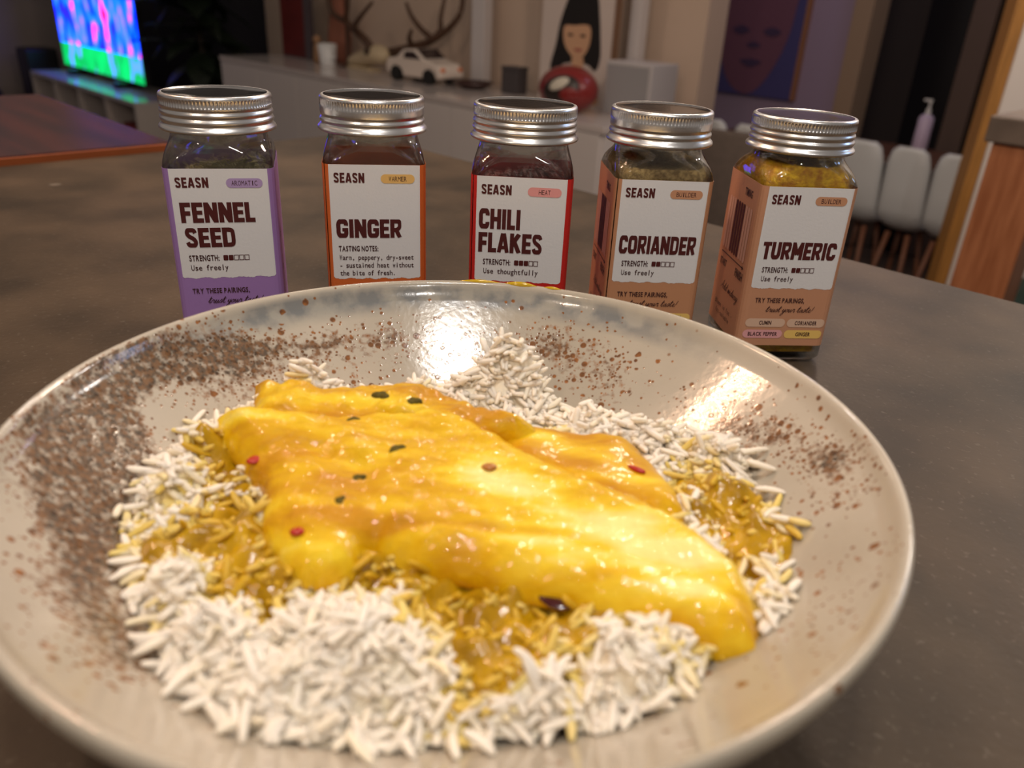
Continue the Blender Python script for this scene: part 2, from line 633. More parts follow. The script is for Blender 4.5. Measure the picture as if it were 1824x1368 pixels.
class Print:
    """flat lettering gathered in label coordinates (u right, v up, mm)"""
    def __init__(s):
        s.v, s.f = [], []

    def add(s, V, F):
        n = len(s.v)
        s.v += [tuple(p) for p in V]
        s.f += [tuple(i + n for i in f) for f in F]

    def text(s, txt, u, v, cap, width=None, weight='m', mono=None, xs=1.0, shear=0.0, gap=0.1):
        k = cap / CAP
        x = 0.0
        parts = []
        for ch in txt:
            if ch == ' ':
                x += (mono if mono else 0.32 * k * xs)
                continue
            V, F = GL[(ch, weight)]
            V = V * k
            V = V * np.array([xs, 1.0])
            x0, x1 = V[:, 0].min(), V[:, 0].max()
            if mono:
                wch = x1 - x0
                mx = mono * 0.86
                q = V.copy()
                sc = min(1.0, mx / wch) if wch > mx else min(1.35, max(1.0, mx * 0.62 / wch)) if ch not in ',.:!il-' else 1.0
                q[:, 0] = (q[:, 0] - (x0 + x1) / 2) * sc + x + mono / 2
                x += mono
            else:
                q = V.copy()
                q[:, 0] += x - x0
                x += (x1 - x0) + gap * k
            parts.append((q, F))
        tot = max(q[:, 0].max() for q, F in parts)
        sc = width / tot if width else 1.0
        for q, F in parts:
            q = q * np.array([sc, 1.0])
            q[:, 0] += shear * q[:, 1]
            s.add(q + np.array([u, v]), F)

    def ribbon(s, P, t, te=None, step=None):
        P = np.asarray(P, float)
        if step:
            Q = [P[0]]
            for a, b in zip(P[:-1], P[1:]):
                k = max(1, int(np.ceil(np.linalg.norm(b - a) / step)))
                Q += [a + (b - a) * (q + 1) / k for q in range(k)]
            P = np.array(Q)
        n = len(P)
        if n < 2:
            return
        d = np.zeros_like(P)
        d[0] = P[1] - P[0]
        d[-1] = P[-1] - P[-2]
        sc = np.ones(n)
        for i in range(1, n - 1):
            a = P[i] - P[i - 1]
            b = P[i + 1] - P[i]
            a /= np.linalg.norm(a) + 1e-9
            b /= np.linalg.norm(b) + 1e-9
            d[i] = a + b
            m = np.linalg.norm(d[i]) / 2
            sc[i] = 1 / max(m, 0.55)
        d /= np.linalg.norm(d, axis=1)[:, None] + 1e-9
        nn = np.stack([-d[:, 1], d[:, 0]], 1) * (t / 2) * sc[:, None]
        V = np.concatenate([P + nn, P - nn])
        F = [(i, i + n, i + n + 1, i + 1) for i in range(n - 1)]
        s.add(V, F)

    def rrect(s, u0, u1, v0, v1, r, n=6):
        pts = []
        for cx, cy, a0 in [(u1 - r, v0 + r, -90), (u1 - r, v1 - r, 0), (u0 + r, v1 - r, 90), (u0 + r, v0 + r, 180)]:
            for k in range(n + 1):
                a = math.radians(a0 + 90 * k / n)
                pts.append((cx + r * math.cos(a), cy + r * math.sin(a)))
        # split in columns so that the patch can follow a rounded corner
        us = sorted(set([p[0] for p in pts] + list(np.linspace(u0 + r, u1 - r, 12))))
        top, bot = [], []
        for u in us:
            if u < u0 + r:
                dd = math.sqrt(max(0, r * r - (u0 + r - u) ** 2))
            elif u > u1 - r:
                dd = math.sqrt(max(0, r * r - (u - u1 + r) ** 2))
            else:
                dd = r
            top.append((u, v1 - r + dd))
            bot.append((u, v0 + r - dd))
        m = len(us)
        s.add(bot + top, [(i, i + 1, i + 1 + m, i + m) for i in range(m - 1)])

    def build(s, name, m, parent, off):
        return mesh(name, wpts(s.v, off), s.f, m, parent)


def display_letter(ch, w, t):
    """heavy block capitals drawn as centre lines in a unit-high box of width w; (path, thickness)"""
    L, R, B, T, M = t / 2, w - t / 2, t * 0.42, 1 - t * 0.42, 0.5
    h = t * 0.84
    Sx = lambda P: catmull(P, 6)
    if ch == 'F':
        return [([(L, 0), (L, 1)], t), ([(0, T), (w, T)], h), ([(L, 0.47), (w * 0.92, 0.47)], h)]
    if ch == 'E':
        return [([(L, 0), (L, 1)], t), ([(0, T), (w, T)], h), ([(L, M), (w * 0.92, M)], h * .9), ([(0, B), (w, B)], h)]
    if ch == 'L':
        return [([(L, 0), (L, 1)], t), ([(0, B), (w, B)], h)]
    if ch == 'N':
        return [([(L, 0), (L, 1)], t), ([(R, 0), (R, 1)], t), ([(L * .9, 0.98), (R + L * .1, 0.02)], t * 1.05)]
    if ch == 'I':
        return [([(w / 2, 0), (w / 2, 1)], t)]
    if ch == 'H':
        return [([(L, 0), (L, 1)], t), ([(R, 0), (R, 1)], t), ([(L, M), (R, M)], h)]
    if ch == 'T':
        return [([(w / 2, 0), (w / 2, 1)], t), ([(0, T), (w, T)], h)]
    if ch == 'A':
        return [([(t * .42, 0), (w / 2 - t * .12, 1)], t * .95), ([(w - t * .42, 0), (w / 2 + t * .12, 1)], t * .95), ([(w * .25, .27), (w * .75, .27)], h * .8)]
    if ch == 'K':
        return [([(L, 0), (L, 1)], t), ([(L, .42), (w - t * .5, 1)], t), ([(w * .42, .55), (w - t * .45, 0)], t)]
    if ch == 'M':
        return [([(L, 0), (L, 1)], t), ([(R, 0), (R, 1)], t), ([(L * .9, .98), (w / 2, .3)], t), ([(w - L * .9, .98), (w / 2, .3)], t)]
    if ch == 'U':
        return [(Sx([(L, 1), (L, .6), (L, .32), (L + .06, .16), (w / 2, B), (R - .06, .16), (R, .32), (R, .6), (R, 1)]), t)]
    if ch == 'O':
        return [(catmull([(L, .5), (L, .72), (L + .07, .86), (w / 2, T), (R - .07, .86), (R, .72), (R, .5), (R, .28), (R - .07, .14), (w / 2, B), (L + .07, .14), (L, .28), (L, .5)], 5), t)]
    if ch == 'C':
        return [(Sx([(R, .66), (R, .76), (R - .07, .87), (w / 2, T), (L + .07, .86), (L, .72), (L, .5), (L, .28), (L + .07, .14), (w / 2, B), (R - .07, .13), (R, .24), (R, .34)]), t)]
    if ch == 'G':
        return [(Sx([(R, .66), (R, .76), (R - .07, .87), (w / 2, T), (L + .07, .86), (L, .72), (L, .5), (L, .28), (L + .07, .14), (w / 2, B), (R - .07, .13), (R, .24), (R, .44)]), t), ([(w * .5, .44), (w, .44)], h * .85)]
    if ch == 'D':
        return [([(L, 0), (L, 1)], t), (Sx([(L, T), (w * .5, T), (R - .05, .85), (R, .68), (R, .32), (R - .05, .15), (w * .5, B), (L, B)]), h)]
    if ch == 'R':
        return [([(L, 0), (L, 1)], t), (Sx([(L, T), (w * .55, T), (R - .02, .88), (R, .72), (R - .02, .56), (w * .55, .44), (L, .44)]), h), ([(w * .5, .46), (w - t * .42, 0)], t * .95)]
    if ch == 'S':
        return [(Sx([(R + .02, .74), (R - .05, .87), (w / 2, T), (L + .04, .88), (L - .01, .73), (L + .08, .58), (R - .08, .43), (R + .01, .27), (R - .05, .12), (w / 2, B), (L + .05, .13), (L - .02, .27)]), h)]
    raise KeyError(ch)


WID = dict(F=.58, E=.6, L=.55, N=.74, I=.29, H=.72, T=.62, A=.76, K=.74, M=.86, U=.7, O=.74, C=.7, G=.73, D=.72, R=.72, S=.66)


def display(pr, txt, u, v, H, width, t=.27, gap=.06):
    tot = sum(WID[c] for c in txt) + gap * (len(txt) - 1)
    k = width / tot
    x = 0
    for c in txt:
        for ks, (path, th) in enumerate(display_letter(c, WID[c], t)):
            P = np.array([(p[0], p[1]) for p in path], float)
            # thickness is laid out in unit letter space, then scaled
            q = Print()
            q.ribbon(P, th, step=.12)
            V = np.array(q.v)
            V[:, 1] = np.clip(V[:, 1], 0, 1)
            V[:, 0] = np.clip(V[:, 0], -0.02, WID[c] + 0.02)
            V = V * np.array([k, H]) + np.array([u + x * k, v])
            # each stroke of ink lies a hair above the one before
            pr.add([(p[0], p[1], ks * .012) for p in V], q.f)
        x += WID[c] + gap


CUR = {
    't': ([[(0, .25), (.38, 1.9), (.3, .3), (.45, 0), (.75, .3)], [(.05, 1.25), (.75, 1.4)]], .7),
    'r': ([[(0, .3), (.28, 1.05), (.38, .85), (.65, .95), (.58, .2), (.72, 0), (.95, .3)]], .9),
    'u': ([[(0, .3), (.2, 1), (.15, .2), (.38, 0), (.7, .95), (.66, .2), (.82, 0), (1.05, .3)]], 1.0),
    's': ([[(0, .3), (.42, 1.1), (.52, .5), (.35, .02), (.08, .12)], [(.35, .02), (.7, .3)]], .68),
    'y': ([[(0, .3), (.2, 1), (.2, .25), (.45, .1), (.72, 1), (.55, -.6), (.25, -1.1), (.1, -.75), (.8, .3)]], .8),
    'o': ([[(.5, .95), (.15, .6), (.2, .1), (.55, .1), (.66, .6), (.5, .95), (.9, .75)]], .85),
    'a': ([[(.62, .9), (.2, .75), (.1, .2), (.4, .05), (.66, .95), (.64, .2), (.8, 0), (1, .3)]], .95),
    'e': ([[(0, .3), (.5, .6), (.45, 1), (.2, .8), (.2, .2), (.5, 0), (.85, .3)]], .8),
    'd': ([[(.62, .9), (.2, .75), (.1, .2), (.4, .05), (.8, 1.95), (.7, .2), (.85, 0), (1.05, .3)]], 1.0),
    'm': ([[(0, .3), (.2, 1), (.2, 0), (.45, .95), (.5, 0), (.75, .95), (.8, .1), (1.05, .3)]], 1.0),
    'i': ([[(0, .3), (.2, 1), (.2, .2), (.35, 0), (.55, .3)], [(.28, 1.45), (.34, 1.55)]], .5),
    'w': ([[(0, .3), (.2, 1), (.2, .1), (.45, .1), (.5, .8), (.55, .1), (.8, .1), (.85, .95), (1.1, .8)]], 1.05),
    'A': ([[(-.1, 0), (.35, 1.0), (.75, 2.1), (.9, 0)], [(.1, .7), (1.0, .8)]], 1.15),
    '!': ([[(.32, 1.9), (.15, .5)], [(.08, .05), (.11, .12)]], .4),
    ' ': ([], .55),
}


def cursive(pr, txt, u, v, width, xh, t=.2, shear=.35):
    tot = sum(CUR[c][1] for c in txt)
    kx = width / tot
    x = 0
    for c in txt:
        for P in CUR[c][0]:
            q = np.array([(p[0] + x, p[1]) for p in P], float)
            q[:, 0] += shear * q[:, 1]
            q = q * np.array([kx, xh]) + np.array([u, v])
            pr.ribbon(catmull(q, 5), t)
        x += CUR[c][1]


GLASS = glass_mesh()
LID = [lid_mesh(0), lid_mesh(1)]


INNER = [(4.6, 18.2, 4.0), (6.2, 18.9, 4.0), (80, 18.9, 4.2), (82, 18.85, 5.0), (84, 18.6, 7.0), (86, 18.2, 10.2), (88, 17.7, 13.8), (89.6, 17.35, 16.4), (91.5, 17.2, 17.2), (104, 17.2, 17.2)]


def fill_mesh(name, m, parent, z0, zt, top, seed=0, bumpy=1.0):
    """seasoning inside the bottle up to height zt, an uneven top surface"""
    r = np.random.default_rng(seed)
    zz = [p[0] for p in INNER]

    def outline(z):
        hw = float(np.interp(z, zz, [p[1] for p in INNER])) - .25
        cr = float(np.interp(z, zz, [p[2] for p in INNER])) - .2
        return rsq(hw, min(cr, hw - .02), 5)
    V, F = [], []
    zs = [z0, 30, 60] + [z for z in (72, 78, 80, 82, 84, 86, 87.5) if z < zt - .8]
    for z in zs:
        V += [(x * MM, y * MM, z * MM) for x, y in outline(max(z, 6.2))]
    out = outline(zt)
    N = len(out)
    rings = [1.0, 0.9, 0.78, 0.64, 0.5, 0.35, 0.2, 0.03]
    ph = r.uniform(0, 6, 6)
    for i, k in enumerate(rings):
        for x, y in out:
            w_ = min(1, (1 - k) * 4 + .25)
            z = zt + w_ * (top(x * k, y * k) + bumpy * (0.5 * math.sin(x * k * .7 + ph[0]) * math.cos(y * k * .6 + ph[1]) + 0.35 * math.sin(x * k * 1.9 + ph[2] + y * k * 1.3)))
            V.append((x * k * MM, y * k * MM, z * MM))
    R = len(zs) + len(rings)
    for i in range(R - 1):
        for k in range(N):
            k2 = (k + 1) % N
            F.append((i * N + k, i * N + k2, (i + 1) * N + k2, (i + 1) * N + k))
    F.append(tuple(range(N - 1, -1, -1)))
    F.append(tuple((R - 1) * N + k for k in range(N)))
    return mesh(name, V, F, m, parent, smooth=True)


def grains(name, m, n, L, Wd, top, seed, bent=.1, zspread=2.0, extra=None):
    """loose seeds or flakes on top of the fill, one mesh"""
    r = np.random.default_rng(seed)
    V, F = [], []
    for i in range(n):
        x, y = r.uniform(-16, 16, 2)
        if extra and not extra(x, y):
            continue
        z = top(x, y) + r.uniform(0, zspread)
        a, tl = r.uniform(0, 6.28), r.uniform(-.5, .5)
        d = np.array([math.cos(a) * math.cos(tl), math.sin(a) * math.cos(tl), math.sin(tl)])
        s_ = np.array([-math.sin(a), math.cos(a), 0])
        u_ = np.cross(d, s_)
        ln = L * r.uniform(.7, 1.2)
        b = len(V)
        for t, k in ((-.5, .1), (-.2, .9), (.2, .9), (.5, .1)):
            for q in range(4):
                an = q * math.pi / 2
                p = np.array([x, y, z]) + d * ln * t + (s_ * math.cos(an) + u_ * math.sin(an) * .7) * Wd * k
                V.append(tuple(p * MM))
        for s in range(3):
            for q in range(4):
                q2 = (q + 1) % 4
                F.append((b + s * 4 + q, b + s * 4 + q2, b + s * 4 + 4 + q2, b + s * 4 + 4 + q))
        F.append((b + 3, b + 2, b + 1, b))
        F.append((b + 12, b + 13, b + 14, b + 15))
    return mesh(name, V, F, m, None)


def jar(kind, xy, yaw, lidv, lidrot, paper, paper_name, badge, badge_col, titles, label, dz=0.0, strength=None, notes=None, phrase=None, pairs=None, seam=False, side=None, panel_h=44.3):
    e = empty('spice_jar', (xy[0] * MM, xy[1] * MM, 0), math.radians(yaw))
    props(e, label, 'spice jar', 'spice jars lined up behind the bowl')
    g = bpy.data.objects.new('glass_body', GLASS)
    COL.objects.link(g)
    g.parent = e
    l = bpy.data.objects.new('lid', LID[lidv])
    COL.objects.link(l)
    l.parent = e
    l.rotation_euler.z = lidrot
    l['label'] = 'ribbed aluminium screw lid'
    mp = mat(paper_name, paper, 0.55, bump=0.05, bscale=700)
    top, bot = LTOP + dz, LBOT + dz
    per = 8 * (W2 - CR) + 2 * math.pi * CR
    us = list(np.linspace(-per / 2, per / 2, 121))
    pr = Print()
    if seam:
        us1 = [u for u in us if u <= -20.6] + [-20.5]
        us2 = [-19.9] + [u for u in us if u >= -19.8]
        segs = [us1, us2]
    else:
        segs = [us]
    for sg in segs:
        m = len(sg)
        pr.add([(u, bot) for u in sg] + [(u, top) for u in sg], [(i, i + 1, i + 1 + m, i + m) for i in range(m - 1)])
    lab = pr.build('label', mp, e, 0.10)
    th = lab.modifiers.new('paper', 'SOLIDIFY')
    th.thickness = 0.00008
    th.offset = -1
    lab['label'] = 'coloured paper label wrapped around the bottle'
    # white panel with a torn lower edge
    ph = np.random.default_rng(len(kind) * 7 + 3)
    pr = Print()
    uu = list(np.linspace(-PP, PP, 60))
    bt = [top - panel_h + 0.22 * math.sin(i * .55 + dz) + ph.uniform(-.16, .16) + (0.7 if i in (0, 59) else 0) for i in range(60)]
    pr.add(list(zip(uu, bt)) + [(u, top) for u in uu], [(i, i + 1, i + 61, i + 60) for i in range(59)])
    pr.build('front_panel', M_label_white, lab, 0.16)
    OF = 0.27
    L0 = -PP
    # brand word
    pr = Print()
    display(pr, 'SEASN', L0 + 1.9, top - 7.3, 4.0, 12.3, t=.25, gap=.11)
    pr.build('brand_lettering', M_ink, lab, OF)
    # category badge
    pr = Print()
    pr.rrect(L0 + 20.8, L0 + 34.6, top - 7.4, top - 3.7, 1.8)
    pr.build('badge', mat('badge_' + badge.lower() + paper_name, badge_col, 0.6), lab, OF)
    pr = Print()
    wd = len(badge) * 1.25
    pr.text(badge, L0 + 27.7 - wd / 2, top - 6.5, 1.9, mono=1.25, weight='r')
    pr.build('badge_lettering', M_ink2, lab, OF + 0.04)
    # title
    pr = Print()
    for txt, u, v, h, wdt in titles:
        display(pr, txt, L0 + u, top - v - h, h, wdt, t=.262, gap=.055)
    pr.build('title_lettering', M_ink, lab, OF)
    if strength is not None:
        pr = Print()
        pr.text('STRENGTH:', L0 + 3.4, top - 37.0, 2.3, width=11.6, weight='b')
        pr.text(phrase, L0 + 3.6, top - 41.0, 2.25, mono=1.46, weight='m')
        pr.build('strength_lettering', M_ink2, lab, OF)
        pr = Print()
        for i in range(5):
            u = L0 + 16.6 + i * 2.06
            v0, v1 = top - 37.0, top - 34.75
            if i < strength:
                pr.rrect(u, u + 1.85, v0, v1, .35)
            else:
                for a, b in (((u + .1, v0), (u + .1, v1)), ((u + 1.75, v0), (u + 1.75, v1)), ((u + .1, v0 + .1), (u + 1.75, v0 + .1)), ((u + .1, v1 - .1), (u + 1.75, v1 - .1))):
                    pr.ribbon([a, b], .26)
        pr.build('strength_meter', M_ink, lab, OF)
    if notes:
        pr = Print()
        pr.text('TASTING NOTES:', L0 + 2.6, top - 36.1, 2.2, width=16.4, weight='b')
        for i, ln in enumerate(notes):
            pr.text(ln, L0 + 2.6, top - 39.9 - i * 3.45, 2.15, mono=1.31, weight='m')
        pr.build('tasting_notes_lettering', M_ink2, lab, OF)
    if pairs is not None:
        pb = top - panel_h
        pr = Print()
        pr.text('TRY THESE PAIRINGS,', L0 + 3.0, pb - 6.6, 2.05, width=22.5, weight='b')
        cursive(pr, 'trust your taste!', L0 + 8.4, pb - 11.0, 21.5, 1.45, t=.22)
        pr.build('pairing_lettering', M_ink2, lab, OF)
        for i, (txt, col) in enumerate(pairs):
            r, c = divmod(i, 2)
            u0 = L0 + (0.4 if c == 0 else 19.6) - (r * .3)
            wdt = 18.3 if c == 0 else 17.6
            v1 = pb - 14.2 - r * 5.4
            pr = Print()
            pr.rrect(u0, u0 + wdt, v1 - 4.0, v1, 1.95)
            pr.build('pairing_badge', mat('pairing_' + txt.replace(' ', '_').lower(), col, 0.6), lab, OF - .05)
            pr = Print()
            tw = len(txt) * 1.13
            pr.text(txt, u0 + wdt / 2 - tw / 2, v1 - 2.85, 1.75, width=tw, weight='b')
            pr.build('pairing_badge_lettering', M_ink2, lab, OF + 0.02)
    if side == 'timing':
        # left face: bars, arrow and handwriting
        c = -(W2 - CR) * 2 - math.pi * CR / 2 + 0.0
        uL = -(2 * (W2 - CR) + math.pi * CR / 2) - (W2 - CR)      # far end of the left face
        c = -(W2 - CR) - math.pi * CR / 2 - (W2 - CR)            # middle of the left face
        def small(name, fn):
            pr = Print()
            fn(pr)
            pr.build(name, M_ink2, lab, OF)
        small('timing_title', lambda pr: pr.text('TIMING', c + 2.5, top - 7.5, 3.0, width=9.0, weight='b'))
        small('start_caption', lambda pr: pr.text('START', c - 14.0, top - 43.5, 3.0, width=8.4, weight='b'))
        small('finish_caption', lambda pr: pr.text('FINISH', c + 6.5, top - 43.5, 3.6, width=9.5, weight='b'))
        small('timing_arrow', lambda pr: (pr.ribbon([(c - 14, top - 37.6), (c + 14.4, top - 37.6)], .5), pr.add([(c + 13.5, top - 38.6), (c + 15.8, top - 37.6), (c + 13.5, top - 36.6)], [(0, 1, 2)])))
        small('handwriting', lambda pr: cursive(pr, 'Add midway', c - 7.5, top - 53.5, 22.0, 1.9, t=.26))
        small('timing_note', lambda pr: (pr.text('Bloom in fat -', c - 12, top - 62.5, 2.2, mono=1.75, weight='r'), pr.text('fat-soluble', c - 10, top - 66.3, 2.2, mono=1.75, weight='r')))
        M_bar = mat('pale_bar', srgb(214, 168, 148), .6)
        for i in range(10):
            u = c - 14.4 + i * 2.95
            pr = Print()
            pr.rrect(u, u + 2.35, top - 35.5, top - 11.5, 1.1)
            pr.build('timing_bar', M_ink if 3 <= i <= 6 else M_bar, lab, OF)
    elif side == 'loops':
        for sg, u0, wv in ((1, W2 - CR + math.pi * CR / 2 + 5, 5), (-1, -(W2 - CR + math.pi * CR / 2 + 4), 4)):
            pr = Print()
            P = [(u0 + sg * (wv * math.sin(t * 1.9) + 2), top - 18 - t * 4.2 + 3.5 * math.cos(t * 1.9)) for t in np.linspace(0, 11, 90)]
            pr.ribbon(P, .3)
            pr.build('printed_squiggle', M_ink2, lab, OF)
    return e


MAR = srgb(40, 10, 10)
TAN = srgb(204, 148, 112)
jar('fennel', (-124.3, 333.6), 14.6, 0, 0.2, srgb(162, 124, 186), 'purple_paper', 'AROMATIC', srgb(180, 154, 200),
    [('FENNEL', 2.4, 13.1, 8.1, 28.2), ('SEED', 3.0, 23.3, 8.0, 19.2)], 'fennel seed jar with purple label and aluminium lid, leftmost of the row',
    strength=2, phrase='Use freely', pairs=[], side='loops')
jar('ginger', (-64.4, 348.9), 10.7, 1, 1.0, srgb(214, 104, 44), 'orange_paper', 'WARMER', srgb(238, 190, 112),
    [('GINGER', 2.0, 22.4, 7.9, 27.0)], 'ginger jar with orange label edges between the fennel and chili jars', dz=1.6,
    notes=['Warm, peppery, dry-sweet', '- sustained heat without', 'the bite of fresh.'], seam=True, side='loops', panel_h=48.3)
jar('chili', (-0.2, 347.1), 0.4, 0, 2.0, srgb(206, 34, 28), 'red_paper', 'HEAT', srgb(238, 160, 156),
    [('CHILI', 1.2, 13.2, 8.5, 17.2), ('FLAKES', 1.2, 23.2, 8.5, 26.8)], 'chili flakes jar with bright red label in the middle of the row',
    strength=3, phrase='Use thoughtfully', pairs=[], seam=True)
jar('coriander', (57.7, 355.6), 4.9, 1, 3.0, srgb(198, 142, 104), 'brown_paper', 'BUILDER', TAN,
    [('CORIANDER', 1.5, 23.5, 8.0, 33.4)], 'coriander jar with brown label and olive brown powder beside the turmeric',
    strength=2, phrase='Use freely', pairs=[('CUMIN', srgb(222, 186, 160)), ('CINNAMON', srgb(240, 200, 110))], seam=True, side='timing')
jar('turmeric', (118.6, 356.9), 5.7, 0, 4.0, srgb(202, 146, 112), 'tan_paper', 'BUILDER', TAN,
    [('TURMERIC', 2.0, 23.4, 7.7, 32.8)], 'turmeric jar with tan label and yellow powder, rightmost of the row',
    strength=2, phrase='Use freely',
    pairs=[('CUMIN', srgb(222, 186, 160)), ('CORIANDER', srgb(222, 186, 160)), ('BLACK PEPPER', srgb(232, 168, 170)), ('GINGER', srgb(240, 200, 110))], side='timing')


def contents():
    def put(o, xy, yaw, label, cat):
        o.location = (xy[0] * MM, xy[1] * MM, 0)
        o.rotation_euler.z = math.radians(yaw)
        props(o, label, cat, kind='stuff')
    mt = mat('turmeric_powder', srgb(244, 192, 16), 0.9, noise=1, nscale=350, col2=srgb(196, 128, 6), bump=0.8, bscale=900)
    o = fill_mesh('turmeric_powder', mt, None, 5, 88.2, lambda x, y: 0.06 * y - 0.05 * x, 1, 1.4)
    put(o, (118.6, 356.9), 5.7, 'bright yellow turmeric powder inside the rightmost jar', 'spice')
    mc = mat('coriander_powder', srgb(188, 156, 100), 0.95, noise=1, nscale=500, col2=srgb(126, 98, 54), bump=0.8, bscale=1200)
    o = fill_mesh('coriander_powder', mc, None, 5, 84.8, lambda x, y: 0.13 * y, 2, 1.0)
    put(o, (57.7, 355.6), 4.9, 'olive brown ground coriander inside the brown labelled jar', 'spice')
    mf = mat('fennel_seeds', srgb(168, 154, 104), 0.7, noise=0.4, nscale=400)
    f = lambda x, y: 73.5 + 0.13 * x + 0.10 * y
    o = fill_mesh('fennel_seeds', mf, None, 5, 73.0, lambda x, y: .13 * x + .1 * y, 3, 1.2)
    g = grains('seeds', mf, 260, 6.0, .8, f, 4)
    g.parent = o
    g['kind'] = 'stuff'
    put(o, (-124.3, 333.6), 14.6, 'pale green fennel seeds inside the purple labelled jar', 'spice')
    mg = mat('ginger_powder', srgb(206, 176, 128), 0.95, noise=0.2, nscale=300)
    o = fill_mesh('ginger_powder', mg, None, 5, 66, lambda x, y: 0, 5, 1.0)
    put(o, (-64.4, 348.9), 10.7, 'beige ginger powder hidden behind the orange label', 'spice')
    mr_ = mat('chili_flakes', srgb(150, 34, 20), 0.5, noise=0.6, nscale=300)
    f = lambda x, y: 73.5 + 0.13 * x + 0.10 * y
    o = fill_mesh('chili_flakes', mr_, None, 5, 73.0, lambda x, y: .13 * x + .1 * y, 6, 1.2)
    g = grains('flakes', mr_, 240, 5.0, 1.6, f, 7)
    g.parent = o
    g['kind'] = 'stuff'
    put(o, (-0.2, 347.1), 0.4, 'dark red chili flakes inside the red labelled jar', 'spice')


contents()

# ------------------------------------------------------------------ bowl
BX, BY = -13.4, 169.9
RIM_R, RIM_Z = 103.6, 54.0


def zin(r):
    t = np.clip((np.asarray(r, float) - 22) / 79, 0, None)
    return 7 + 44 * t ** 1.75


def seg_dist(px, py, A, B):
    A = np.array(A, float)
    B = np.array(B, float)
    d = B - A
    L2 = (d @ d) + 1e-9
    t = np.clip(((px - A[0]) * d[0] + (py - A[1]) * d[1]) / L2, 0, 1)
    return np.hypot(px - A[0] - t * d[0], py - A[1] - t * d[1])


def poly_dist(px, py, P, closed=False):
    n = len(P)
    d = np.full(np.shape(px), 1e9)
    for i in range(n if closed else n - 1):
        d = np.minimum(d, seg_dist(px, py, P[i], P[(i + 1) % n]))
    return d


def inside(px, py, P):
    c = np.zeros(np.shape(px), bool)
    n = len(P)
    for i in range(n):
        x0, y0 = P[i]
        x1, y1 = P[(i + 1) % n]
        cond = ((y0 > py) != (y1 > py)) & (px < (x1 - x0) * (py - y0) / (y1 - y0 + 1e-12) + x0)
        c ^= cond
    return c


def sdist(px, py, P):
    d = poly_dist(px, py, P, True)
    return np.where(inside(px, py, P), d, -d)


